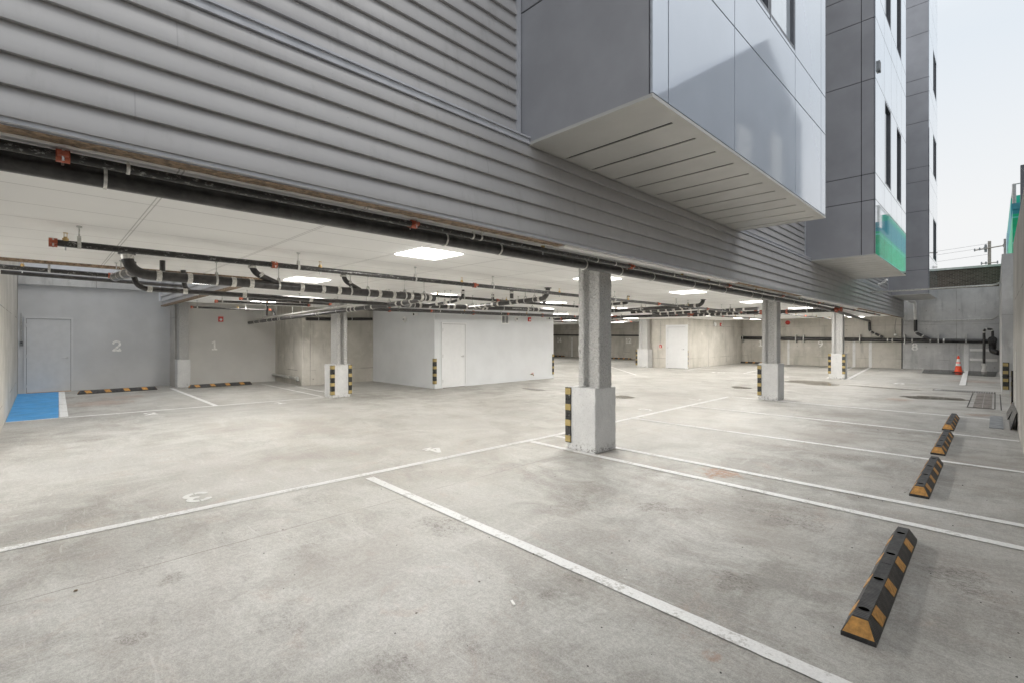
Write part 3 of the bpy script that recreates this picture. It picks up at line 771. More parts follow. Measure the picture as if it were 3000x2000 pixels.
def sprinkler(t, p, r):
    p = Vector(p); mb = MB()
    mb.tube([p + Z_ * r * .6, p + Z_ * (r + .018)], .022, 10); mb.tube([p + Z_ * (r + .018), p + Z_ * (r + .03)], .014, 8)
    mb.tube([p + Z_ * (r + .03) + Y_ * .010, p + Z_ * (r + .062) + Y_ * .010], .0025, 6); mb.tube([p + Z_ * (r + .03) - Y_ * .010, p + Z_ * (r + .062) - Y_ * .010], .0025, 6)
    mb.tube([p + Z_ * (r + .062), p + Z_ * (r + .067)], .017, 12)
    mb.build('sprinkler_head', M['brass'], t)
    MB().tube([p - Z_ * (r + .03), p - Z_ * (r - .005)], .006, 6).build('bolt', M['steel'], t)
def run(name, label, cat, pts, r, m='pipe', hang=(), bands=(), coup=(), spr=(), straps=(), rad=.12, group=None, zc=CZ, seg=16, zspr=None):
    """hang/bands/...: distances along the polyline of pts"""
    t = thing(name, label, cat, pts[0], group)
    path = arc_path(pts, rad)
    MB().tube(path, r, seg).build('pipe', M[m], t)
    P = [Vector(p) for p in path]
    def at(s):
        for i in range(len(P) - 1):
            L = (P[i + 1] - P[i]).length
            if s <= L or i == len(P) - 2: d = (P[i + 1] - P[i]).normalized(); return P[i] + d * min(s, L), d
            s -= L
    for s in hang: p, d = at(s); hanger(t, p, d, r, zc)
    for s in bands: p, d = at(s); band(t, p, d, r)
    for s in coup: p, d = at(s); coupling(t, p, d, r)
    for s in spr: p, d = at(s); sprinkler(t, p, r)
    for s in straps: p, d = at(s); strap(t, p, d, r)
    return t
G1, G2 = 'sprinkler pipes under the ceiling', 'black drain pipes under the ceiling'
# sprinkler branch nearest to the viewer
run('sprinkler_pipe', 'nearest sprinkler pipe, starting at an orange cap on the left', 'pipe', [(-5.79, .07, 2.43), (-5.79, 17.6, 2.41)], .03, 'sprk',
    hang=(.17, 2.09, 3.71, 5.2, 8.76, 11.6, 14.5), coup=(0.0, 1.82, 4.81, 10.65, 13.46, 16.0), spr=(.08, 2.35, 4.55, 6.9, 9.3, 12.3), group=G1)
run('sprinkler_pipe', 'short sprinkler pipe with orange ends left of the left inner column', 'pipe', [(-11.1, 2.97, 2.41), (-11.1, 4.9, 2.39)], .028, 'sprk', hang=(.12, 1.2), coup=(0, 1.9), spr=(1.45,), group=G1)
run('sprinkler_pipe', 'sprinkler pipe over bay 1 with orange left end and drop', 'pipe', [(-12.6, 2.86, 2.43), (-12.6, 5.0, 2.44)], .028, 'sprk', hang=(.12, .95), coup=(0, 2.1), spr=(1.1,), group=G1)
run('sprinkler_pipe', 'innermost sprinkler pipe near wall number 1', 'pipe', [(-15.1, 2.86, 2.41), (-15.1, 4.9, 2.41), (-15.1, 4.95, 2.25)], .028, 'sprk', hang=(.12, 1.3), coup=(0, 1.95), spr=(1.1,), group=G1, rad=.05)
run('sprinkler_pipe', 'sprinkler pipe crossing above the stained beam at left', 'pipe', [(-8.86, -.48, 2.50), (-8.86, .72, 2.48)], .03, 'sprk', hang=(.55,), coup=(.02, 1.18), spr=(.3,), group=G1)
run('drain_pipe', 'thin black pipe above the stained beam at left', 'pipe', [(-9.6, -.4, 2.50), (-9.6, 1.7, 2.46)], .03, 'pipe', group=G2, coup=())
run('sprinkler_pipe', 'sprinkler pipe behind the pipe junction over the middle lane', 'pipe', [(-8.2, 5.0, 2.47), (-8.2, 17.6, 2.44)], .03, 'sprk', hang=(1.6, 3.3, 5.5, 8.0), coup=(2.6, 6.6, 9.0, 11.5), spr=(.9, 2.9, 5, 7.6, 10), group=G1)
run('sprinkler_main', 'long sprinkler main passing in front of the white room', 'pipe', [(-11.7, 5.9, 2.36), (-11.7, 17.7, 2.44)], .05, 'sprk', hang=(1.2, 3.4, 6.0, 8.6, 11), coup=(.9, 3.9, 7.2, 10), group=G1)
run('sprinkler_pipe', 'sprinkler pipe close above the front of the white room', 'pipe', [(-11.15, 5.9, 2.33), (-11.15, 17.6, 2.42)], .03, 'sprk', hang=(2.2, 4.6, 7.4), coup=(1.9, 4.9, 8.4), spr=(3.1, 5.8, 9.5), group=G1)
mn_ = run('sprinkler_main', 'thick sprinkler main crossing the garage with orange couplings', 'pipe', [(-15.5, 17.75, 2.49), (-3.42, 17.75, 2.46)], .06, 'sprk',
    hang=(1.5, 4.2, 6.4, 9.2, 11.2), coup=(.9, 3.75, 3.95, 7.2, 7.4, 9.6, 9.82, 10.6, 12.0), group=G1)
for x in (-11.7, -8.2, -5.79, -3.45):
    MB().tube([(x, 17.66, 2.47), (x, 17.72, 2.47)], .046, 14).tube([(x - .10, 17.75, 2.475), (x - .05, 17.75, 2.475)], .074, 14).tube([(x + .05, 17.75, 2.475), (x + .10, 17.75, 2.475)], .074, 14).build('tee_fitting', M['orange'], mn_)
run('sprinkler_pipe', 'small sprinkler pipe beyond the main ending near the far door', 'pipe', [(-7.5, 17.9, 2.42), (-7.3, 24.5, 2.43)], .025, 'sprk', hang=(1.6, 4.2), coup=(1.0, 3.6), spr=(2.2, 5.2, 6.4), group=G1)
run('sprinkler_pipe', 'small sprinkler pipe over bay 9', 'pipe', [(-5.2, 17.9, 2.42), (-5.1, 24.8, 2.43)], .022, 'sprk', hang=(1.2, 4.0), coup=(3.0, 5.5), spr=(1.9, 4.6, 6.6), group=G1)
run('sprinkler_pipe', 'sprinkler pipe over the far bays 12 and 14', 'pipe', [(-13.5, 18.5, 2.4), (-13.5, 22.9, 2.42)], .03, 'sprk', hang=(1.2, 3.4), coup=(1, 2.4, 3.6), spr=(1.6, 3), group=G1)
run('sprinkler_pipe', 'short sprinkler pipe across the far bays', 'pipe', [(-18.5, 19.4, 2.42), (-12.2, 19.4, 2.42)], .025, 'sprk', hang=(2, 5), coup=(2.6, 4.2, 5.9), spr=(3.2,), group=G1)
# facade pipes
run('sprinkler_pipe', 'sprinkler pipe hugging the lower edge of the siding', 'pipe', [(-3.475, -4, 2.562), (-3.475, 25.5, 2.55)], .026, 'sprk',
    coup=(4.08, 6.25, 9.68, 13.05, 16.2, 19.4, 24.2, 28.2), spr=(7.9, 11.2, 12.2, 14.5, 17.6, 20, 24.9, 26.5), straps=(4.35, 6.9, 7.0, 8.9, 9.3, 10.9, 12.6, 14.9, 17.9, 21.2), group=G1)
f2 = run('drain_pipe', 'thick black drain pipe along open edge of the garage', 'pipe', [(-3.62, -4, 2.53), (-3.62, 17.0, 2.485), (-4.78, 31.4, 2.5), (-4.78, 31.82, 2.5), (-4.78, 31.82, 1.95), (-4.2, 31.82, 1.62)], .058, 'pipe',
    straps=(4.26, 6.68, 7.37, 8.83, 9.63, 10.5, 11.86, 12.46, 13.19, 14.59, 15.15, 16.0, 17.5, 18.6, 19.7), bands=(36.4, 36.6, 36.85), rad=.14, group=G2, seg=20)
# D1 long drain
d1 = run('drain_pipe', 'long thick drain pipe with many clamps below the ceiling, starting at elbow on the left', 'pipe', [(-7.25, .72, 2.60), (-7.25, .73, 2.36), (-7.25, 5.02, 2.32)], .061, 'pipe',
    bands=(.04, .46, .78, 1.28, 1.50, 2.18, 2.50, 2.75, 3.45, 3.72, 4.07, 4.28, 4.95), hang=(1.08, 1.86, 2.95, 3.25, 3.95, 4.35), rad=.22, group=G2, seg=20)
MB().tube([(-7.25, .72, 2.585), (-7.25, .72, 2.599)], .085, 20).build('flange', M['blackplastic'], d1)
MB().tube(arc_path([(-7.25, 2.08, 2.60), (-7.25, 2.10, 2.5), (-7.25, 2.42, 2.37)], .1), .042, 14).build('branch', M['pipe'], d1)
MB().tube(arc_path([(-7.25, 3.40, 2.60), (-7.25, 3.41, 2.5), (-7.25, 3.68, 2.37)], .1), .036, 14).build('branch', M['pipe'], d1)
band(d1, (-7.25, 2.19, 2.475), (0, 1, -1), .042, .04); band(d1, (-7.25, 2.09, 2.575), (0, 0, 1), .042, .03)
band(d1, (-7.25, 3.5, 2.475), (0, 1, -1), .036, .035); band(d1, (-7.25, 3.405, 2.57), (0, 0, 1), .036, .03)
MB().tube([(-7.25, 5.0, 2.32), (-7.25, 5.14, 2.32)], .062, 18).build('end_cap', M['blackplastic'], d1)
MB().tube([(-7.25, 5.14, 2.32), (-7.25, 5.155, 2.32)], .04, 18).build('cleanout_plug', M['plate'], d1)
run('drain_pipe', 'short open drain stub with wire hangers beside the first elbow', 'pipe', [(-7.30, .80, 2.40), (-8.35, .70, 2.41)], .055, 'pipe', bands=(.12, .45), hang=(.7, .95), group=G2)
d2 = run('drain_pipe', 'thick drain pipe sloping away to the wall above bay 1', 'pipe', [(-7.3, 4.95, 2.31), (-8.3, 5.15, 2.29), (-18.8, 5.3, 2.13)], .052, 'pipe',
    bands=(.15, .6, 1.0, 1.25, 2.3, 3.1, 3.3, 3.5, 5.2, 5.35, 8.2, 8.35, 8.9, 9.4, 10.2, 10.8), hang=(1.6, 2.6, 4.1, 5.6, 7.2, 8.6, 10.0), rad=.2, group=G2, seg=18)
run('pvc_pipe', 'white plastic pipe running beside the sloping drain pipe', 'pipe', [(-18.5, 5.44, 2.25), (-10.2, 5.32, 2.40), (-9.4, 5.2, 2.45), (-8.9, 5.1, 2.59)], .02, 'pvc', rad=.15, group='white plastic pipes', hang=(2, 4.4, 6.6))
run('drain_pipe', 'vertical drop pipe into the sloping drain above bay 1', 'pipe', [(-14.2, 4.45, 2.6), (-14.2, 4.45, 2.2)], .028, 'pipe', group=G2)
d3 = run('drain_pipe', 'thin drain pipe tucked below the long clamped drain', 'pipe', [(-8.0, .86, 2.6), (-8.0, .88, 2.25), (-8.0, 4.6, 2.22)], .034, 'pipe', bands=(.45, .85, 1.6, 2.6), rad=.16, group=G2)
run('drain_pipe', 'drain elbow dropping behind the long clamped drain', 'pipe', [(-8.5, 1.50, 2.6), (-8.5, 1.52, 2.28), (-8.5, 3.8, 2.26)], .034, 'pipe', bands=(.08, .42), rad=.14, group=G2)
run('drain_pipe', 'short vertical drain stub below ceiling near first elbow', 'pipe', [(-7.62, 1.12, 2.6), (-7.62, 1.12, 2.38)], .032, 'pipe', bands=(.17,), group=G2)
d4 = run('drain_pipe', 'thick drain pipe running on from the junction toward the far end', 'pipe', [(-8.5, 5.25, 2.27), (-8.8, 5.6, 2.29), (-8.8, 10.3, 2.37)], .054, 'pipe',
    bands=(.35, .7, .95, 1.45, 1.62, 2.0, 2.5, 2.62, 4.1, 4.5), hang=(.55, 1.2, 2.2, 3.2, 4.3), rad=.15, group=G2, seg=18)
d5 = run('drain_pipe', 'drain pipe with ceiling elbow in front of the white room vent', 'pipe', [(-6.33, 7.26, 2.6), (-6.36, 7.26, 2.39), (-8.75, 7.2, 2.31)], .048, 'pipe',
    bands=(.08, .36, .95, 1.15, 1.55, 1.72, 1.95, 2.15, 2.3), hang=(.5, .75, 1.75), rad=.16, group=G2, seg=18)
MB().tube([(-6.33, 7.26, 2.585), (-6.33, 7.26, 2.599)], .075, 18).build('flange', M['blackplastic'], d5)
for x, y, r in ((-7.23, 7.12, .040), (-7.0, 7.9, .040), (-8.2, 7.46, .034)):
    MB().tube([(x, y, 2.6), (x, y, 2.36)], r, 14).build('riser', M['pipe'], d5); band(d5, (x, y, 2.55), (0, 0, 1), r, .04); band(d5, (x, y, 2.41), (0, 0, 1), r, .03)
run('drain_pipe', 'curved drain drop joining the far running drain', 'pipe', [(-7.86, 6.31, 2.6), (-7.87, 6.3, 2.42), (-8.1, 6.2, 2.35), (-8.7, 6.0, 2.30)], .030, 'pipe', bands=(.06, .25, .55, .8), hang=(.45, .6), rad=.1, group=G2)
d6 = run('drain_pipe', 'drain pipe with ceiling elbow right of nearest column under third light', 'pipe', [(-5.40, 12.4, 2.6), (-5.43, 12.4, 2.45), (-8.5, 12.4, 2.40)], .05, 'pipe', bands=(.3, .55, .7), hang=(.5, 1.9, 2.8), rad=.14, group=G2)
MB().tube([(-5.40, 12.4, 2.585), (-5.40, 12.4, 2.599)], .07, 18).build('flange', M['blackplastic'], d6)
d7 = run('drain_pipe', 'short drain with elbow and cap just right of nearest column', 'pipe', [(-6.2, 10.05, 2.6), (-6.22, 10.05, 2.43), (-7.6, 10.05, 2.40)], .036, 'pipe', bands=(.06, .3), hang=(.55, 1.1), rad=.08, group=G2)
run('drain_pipe', 'ringed drain pipe crossing behind the third ceiling light', 'pipe', [(-8.3, 15.0, 2.40), (-4.9, 15.0, 2.45)], .045, 'pipe', bands=[.3 + .27 * k for k in range(11)], hang=(.6, 1.6, 2.6), group=G2)
run('drain_pipe', 'second ringed drain pipe crossing in front of the main', 'pipe', [(-8.1, 13.3, 2.40), (-5.9, 13.3, 2.45)], .05, 'pipe', bands=[.2 + .25 * k for k in range(8)], hang=(.5, 1.4), group=G2)
run('drain_pipe', 'thin ringed drain near the sprinkler main', 'pipe', [(-7.6, 16.6, 2.38), (-5.4, 16.6, 2.42)], .04, 'pipe', bands=[.2 + .2 * k for k in range(9)], group=G2)
# printed lettering on two drains
def lettering(txt, parent, pos, rz, size):
    cu = bpy.data.curves.new('pipe_lettering', 'FONT'); cu.body = txt; cu.size = size; cu.align_x = 'CENTER'; cu.align_y = 'CENTER'
    tmp = bpy.data.objects.new('tmp', cu); COL.objects.link(tmp)
    dg = bpy.context.evaluated_depsgraph_get(); me = bpy.data.meshes.new_from_object(tmp.evaluated_get(dg))
    bpy.data.objects.remove(tmp); me.materials.clear(); me.materials.append(M['walnum'])
    o = bpy.data.objects.new('pipe_lettering', me); COL.objects.link(o); o.parent = parent
    o.location = Vector(pos) - Vector(parent['_w']); o.rotation_euler = (R(90), 0, R(rz)); return o
lettering('CHARLOTTE PIPE  4 IN  SV HUB-LESS', d4, (-8.8 + .056, 9.0, 2.345), 90, .045)
lettering('CHARLOTTE PIPE', d6, (-7.3, 12.4 - .052, 2.42), 0, .045)
# rear wall pipes
rw = run('drain_pipe', 'big black drain pipe fixed along the concrete rear wall', 'pipe', [(-12.2, 31.85, 1.60), (-.15, 31.82, 1.43)], .10, 'pipe', bands=(3.9, 5.75, 8.2, 8.4, 9.2, 9.9, 10.4), group='pipes on the rear wall', seg=20)
for x in (-11.3, -8.3, -7.9, -5.2, -3.3, -2.0, -1.0):
    MB().box(x - .02, x + .02, 31.70, 31.99, 1.30, 1.76).build('bracket', M['galv'], rw)
MB().tube([(-12.35, 31.85, 1.60), (-12.2, 31.85, 1.60)], .13, 18).build('end_cap', M['blackplastic'], rw)
run('drain_pipe', 'black riser with white upper section beside number 8', 'pipe', [(-2.87, 31.8, 2.5), (-2.87, 31.8, 1.85), (-2.3, 31.8, 1.5)], .075, 'pipe', bands=(.62, .95), rad=.16, group='pipes on the rear wall')
run('downspout', 'pale grey downspout coming down past corner of siding', 'downspout', [(-3.15, 31.4, 3.48), (-2.9, 31.78, 3.42), (-2.87, 31.8, 2.5)], .075, 'pvc', rad=.12)
sp = run('standpipe', 'black looped standpipe with white base fitting in rear right corner', 'pipe', [(-.38, 31.6, .25), (-.38, 31.6, 2.0), (-.1, 31.6, 2.0), (-.1, 31.6, 1.6)], .05, 'pipe', rad=.14, bands=(1.6, 1.78, 2.0), group='pipes on the rear wall')
MB().tube([(-.38, 31.6, 0), (-.38, 31.6, .12)], .10, 16).tube([(-.38, 31.6, .12), (-.38, 31.6, .30)], .07, 16).tube([(-.38, 31.6, .30), (-.38, 31.6, .40)], .10, 16).build('base_fitting', M['pvc'], sp)
vv = thing('valve_cluster', 'dark valve cluster on the right end of rear wall pipe', 'valve', (-.05, 31.6, .9), None)
MB().lathe((-.1, 31.45, 1.5), [(.10, 0), (.16, .01), (.16, .05), (.10, .06), (.10, .3)], 18, (0, -1, 0)).build('wheel', M['blackplastic'], vv)
MB().lathe((-.1, 31.6, 1.15), [(.12, 0), (.15, .03), (.12, .06), (.14, .15), (.12, .2), (.15, .23), (.12, .3)], 18).build('body', M['pipe'], vv)
MB().tube(arc_path([(-.1, 31.6, 1.15), (-.1, 31.5, .98), (.1, 31.3, .92)], .1), .12, 16).build('outlet', M['pipe'], vv)
for z in (1.02, .55):
    tag(MB().bbox(-.88, .06, 31.93, 31.985, z - .06, z + .06, .006).build('white_board', M['whitemetal']), '%s white horizontal board on rear wall right of the cone' % ('upper' if z > .8 else 'lower'), 'board', 'white boards on rear wall')
run('conduit', 'thin conduit running across the rear wall above the drain pipe', 'conduit', [(-3.5, 31.95, 2.75), (-3.3, 31.95, 2.42), (-.05, 31.95, 2.47), (.1, 31.7, 2.62)], .022, 'galv', rad=.1)
run('conduit', 'vertical dark joint pipe on rear wall left of number 8', 'conduit', [(-3.43, 31.97, 0), (-3.43, 31.97, 2.75)], .02, 'pipe')
jb = thing('junction_box', 'small round outlet box with loose cable on rear wall', 'junction box', (-3.7, 31.95, 1.72))
MB().lathe((-3.7, 31.98, 1.75), [(.06, 0), (.06, .07), (.03, .09)], 14, (0, -1, 0)).build('housing', M['whiteplastic'], jb)
MB().tube(arc_path([(-3.7, 31.95, 1.8), (-3.72, 31.95, 2.2), (-3.66, 31.95, 2.6)], .2), .008, 6).tube(arc_path([(-3.7, 31.9, 1.7), (-3.4, 31.85, 1.6), (-2.9, 31.9, 1.55)], .2), .008, 6).build('cable', M['wire'], jb)
run('conduit', 'long grey conduit spanning the yard from right wall to siding', 'conduit', [(.20, 20.9, 4.6), (.20, 20.9, 3.36), (.0, 21.0, 3.22), (-3.28, 21.9, 3.27)], .026, 'galv', rad=.22)
run('drain_pipe', 'horizontal black pipe on the raw concrete block above bay 1', 'pipe', [(-16.2, 6.3, 2.22), (-16.2, 8.7, 2.28)], .055, 'pipe', group='pipes on the rear wall', hang=(.4, 1.6))
lp = run('drain_pipe', 'low steel pipe at foot of the raw concrete block', 'pipe', [(-18.8, 6.10, .25), (-16.42, 6.10, .25), (-16.35, 6.08, .16)], .05, 'galv', rad=.06, group='pipes on the rear wall')
for x in (-17.2, -16.55): MB().tube([(x, 6.10, .25), (x + .1, 6.10, .25)], .062, 14).build('clamp_band', M['clampsteel'], lp)
run('drain_pipe', 'black pipe along wall above numbers 12 and 14', 'pipe', [(-30, 31.9, 1.85), (-14.2, 31.9, 1.72)], .05, 'pipe', group='pipes on the rear wall', straps=())

# ------------------------------------------------------------------ wall devices
def horn(label, p, n, m='red', s=.12):
    p = Vector(p); n = Vector(n); t = thing('fire_alarm', label, 'fire alarm', tuple(p))
    side = n.cross(Z_)
    a = p + side * s / 2; b = p - side * s / 2
    q = [p + side * x * s / 2 + Z_ * z * s * .6 + n * d for d in (0.001, .05) for x, z in ((-1, -1), (1, -1), (1, 1), (-1, 1))]
    MB().add(q, [(0, 1, 2, 3), (4, 7, 6, 5), (0, 4, 5, 1), (1, 5, 6, 2), (2, 6, 7, 3), (3, 7, 4, 0)]).build('housing', M[m], t)
    MB().lathe(p + n * .05 - Z_ * s * .1, [(s * .28, 0), (s * .25, .012), (s * .05, .02)], 14, n).build('lens', M['whiteplastic'], t)
    return t
horn('red fire alarm horn on wall above number 1', (-18.85, 4.41, 2.23), (1, 0, 0), s=.15)
horn('red fire alarm horn high on front of the white room', (-12.4, 13.13, 2.28), (1, 0, 0), s=.13)
horn('red fire alarm horn on side of the stair block', (-11.4, 28.5, 2.36), (1, 0, 0), s=.14)
horn('red pull station with conduit left of far white door', (-12.69, 23.8, 1.14), (0, -1, 0), s=.13)
run('conduit', 'thin conduit dropping to the red pull station', 'conduit', [(-12.69, 23.77, 1.2), (-12.69, 23.77, 2.55)], .012, 'galv')
t = thing('fire_alarm', 'round red alarm bell hanging at top of rear wall above bay 10', 'fire alarm', (-8.77, 31.9, 2.49))
MB().lathe((-8.77, 31.98, 2.49), [(.05, 0), (.13, .03), (.12, .10), (.04, .13)], 18, (0, -1, 0)).build('bell', M['red'], t)
MB().tube([(-8.77, 31.95, 2.55), (-8.77, 31.95, 2.92)], .012, 8).build('conduit', M['galv'], t)
t = thing('fire_alarm', 'round white and grey alarm bell on side of the stair block', 'fire alarm', (-11.4, 27.6, 2.36))
MB().lathe((-11.4, 27.6, 2.36), [(.05, 0), (.13, .03), (.12, .10), (.04, .13)], 18, (1, 0, 0)).build('bell', M['whiteplastic'], t)
MB().tube([(-11.37, 27.6, 2.45), (-11.37, 27.6, 2.9)], .012, 8).build('conduit', M['galv'], t)
def camera_dome(label, p, n):
    t = thing('security_camera', label, 'security camera', p); p = Vector(p); n = Vector(n)
    MB().lathe(p, [(.055, .0), (.055, .03), (.04, .05)], 16, n).build('mount', M['whiteplastic'], t)
    d = (n + Vector((.5, -.6, -.3)) * .6).normalized()
    MB().lathe(p + n * .05, [(.045, 0), (.05, .02), (.05, .10), (.045, .12)], 16, d).build('housing', M['whiteplastic'], t)
    MB().lathe(p + n * .05 + d * .12, [(.036, 0), (.030, .006)], 16, d).build('lens', M['blackplastic'], t)
camera_dome('white security camera left of corner of white room', (-13.35, 8.8, 2.37), (0, -1, 0))
camera_dome('left of two white cameras at far corner of white room', (-12.4, 14.15, 2.36), (1, 0, 0))
camera_dome('right of two white cameras at far corner of white room', (-12.4, 14.42, 2.36), (1, 0, 0))
def elight(label, p, n):
    t = thing('emergency_light', label, 'emergency light', p); p = Vector(p); n = Vector(n)
    MB().lathe(p, [(.09, 0), (.10, .02), (.08, .05), (.03, .06)], 20, n).build('housing', M['whiteplastic'], t)
    MB().lathe(p + n * .06, [(.035, 0), (.03, .02)], 14, n).build('lens', M['plate'], t)
elight('round white emergency light left of white room corner', (-14.1, 8.8, 2.21), (0, -1, 0))
elight('round white emergency light between vent and red alarm', (-12.4, 12.43, 2.28), (1, 0, 0))
vt = thing('wall_vent', 'white louvred vent above and right of the white door', 'vent', (-12.4, 11.86, 2.09))
f = MB(); f.box(-12.399, -12.375, 11.68, 12.05, 2.09, 2.12); f.box(-12.399, -12.375, 11.68, 12.05, 2.37, 2.40)
for y in (11.68, 11.85, 12.02): f.box(-12.399, -12.376, y, y + .03, 2.12, 2.37)
f.build('frame', M['whiteplastic'], vt)
f = MB()
for k in range(10): f.add([(-12.398, 11.71, 2.125 + k * .025), (-12.398, 12.02, 2.125 + k * .025), (-12.38, 12.02, 2.140 + k * .025), (-12.38, 11.71, 2.140 + k * .025)], [(0, 1, 2, 3)])
f.build('louvres', M['plate'], vt)
hb = thing('hose_bib', 'small red handled hose tap low on white room wall', 'tap', (-12.4, 13.23, .23))
MB().tube([(-12.4, 13.23, .23), (-12.27, 13.23, .23), (-12.25, 13.23, .17)], .015, 10).build('spout', M['brass'], hb)
MB().tube([(-12.30, 13.23, .27), (-12.30, 13.23, .285)], .045, 14).build('handle', M['red'], hb)

# ------------------------------------------------------------------ the apartment building
XF = -3.30
bd = thing('apartment_building', 'grey sided apartment building with projecting glossy white bays over the garage', 'building', (XF, 12, CZ))
def siding(mb, T, u0, u1, z0, z1, course=.1525, lip=.033):
    """T(u, d, z): u along wall, d outward"""
    z = z0
    while z < z1 - .01:
        zt = min(z + course, z1)
        pr = [(0.004, z), (lip, z), (lip + .001, z + .010), (lip * .97, z + .035), (lip * .74, z + .075), (lip * .42, z + .115), (.003, zt)]
        pr = [p for p in pr if p[1] < zt] + ([] if pr[-1][1] != zt else [pr[-1]])
        o = len(mb.v); n = len(pr)
        mb.add([T(u0, d, zz) for d, zz in pr] + [T(u1, d, zz) for d, zz in pr], [(i, i + 1, n + i + 1, n + i) for i in range(1, n - 1)], True)
        mb.add([T(u0, d, zz) for d, zz in pr[:2]] + [T(u1, d, zz) for d, zz in pr[:2]], [(0, 1, 3, 2)])
        z = zt
    return mb
TX = lambda u, d, z: (XF + d, u, z)
mb = siding(MB(), TX, -9, 31.2, 2.642, 3.53, .1535); mb.box(XF - .1, XF, -9, 31.2, 2.64, 3.53)
mb.build('lower_siding', M['siding'], bd)
mb = MB(); mb.box(XF - .02, XF + .022, -9, 31.2, 2.618, 2.641); mb.build('bottom_trim', M['trim'], bd)
mb = MB(); mb.box(XF - .02, XF + .034, -9, 31.22, 3.53, 3.555); mb.box(XF - .02, XF + .022, -9, 31.22, 3.555, 3.585); mb.box(XF - .13, XF + .040, -9, 31.22, 3.586, 3.601); mb.build('ledge', M['trim'], bd)
TU = lambda u, d, z: (XF - .13 + d, u, z)
for a, b_ in ((-9, 3.42), (9.06, 13.80), (19.3, 27.1)):
    mb = siding(MB(), TU, a, b_, 3.64, 13.4); mb.box(XF - .24, XF - .13, a, b_, 3.60, 13.4); mb.build('upper_siding', M['siding'], bd)
for y in (3.43, 9.04, 13.79, 19.3, 27.11):
    MB().box(XF - .14, XF - .085, y - .012, y + .035, 3.6 if y > 4 else 3.602, 13.4).build('corner_trim', M['trim'], bd)
MB().box(XF - .1, XF + .030, 31.2, 31.26, 2.618, 3.6).build('corner_trim', M['trim'], bd)
# wall underside: raw board, then white trim, then raw board again
def ragged(x0, x1, y0, y1, z, amp):
    mb = MB(); n = max(2, int((y1 - y0) / .05)); A = []; B = []
    for i in range(n + 1):
        y = y0 + (y1 - y0) * i / n; A.append((x1, y, z)); B.append((x0 + random.uniform(-amp, amp), y, z + random.uniform(-amp, amp) * .3))
    mb.add(A + B, [(i, i + 1, n + 2 + i, n + 1 + i) for i in range(n)])
    mb.add([(p[0], p[1], p[2] + .018) for p in B] + B, [(i, i + 1, n + 2 + i, n + 1 + i) for i in range(n)])
    return mb
ragged(XF - .15, XF - .015, -9, 4.1, 2.612, .010).build('sheathing_edge', M['brown'], bd)
MB().box(XF - .145, XF - .02, 4.1, 9.1, 2.602, 2.617).build('white_edge_trim', M['whitemetal'], bd)
ragged(XF - .14, XF - .015, 9.1, 13.2, 2.614, .016).build('sheathing_edge', M['brown'], bd)
MB().box(XF - .145, XF - .02, 13.2, 20, 2.602, 2.617).build('white_edge_trim', M['whitemetal'], bd)
ragged(XF - .14, XF - .015, 20, 31.2, 2.614, .016).build('sheathing_edge', M['brown'], bd)
# roof and court-side walls
MB().box(-8.75, XF - .15, -9, 31.2, 13.4, 13.6).box(-19, -8.75, 2.6, 31.2, 5.4, 5.6).build('roof', M['trim'], bd)
TC = lambda u, d, z: (u, 2.72 - d, z)
mb = siding(MB(), TC, -18.6, -8.74, 2.72, 5.4); mb.box(-18.6, -8.74, 2.72, 2.8, 2.62, 5.4); mb.build('court_siding', M['siding'], bd)
MB().box(-18.6, -8.74, 2.69, 2.81, 2.58, 2.62).build('sheathing_edge', M['brown'], bd)
MB().box(-18.75, -18.6, 2.66, 2.82, 2.75, 5.4).build('corner_trim', M['siding_pale'], bd)
MB().box(-8.78, -8.74, -9, 2.70, 2.58, 8).build('court_wall', M['siding_pale'], bd)
MB().box(-8.79, -8.70, -9, 2.68, 2.565, 2.60).build('sheathing_edge', M['brown'], bd)
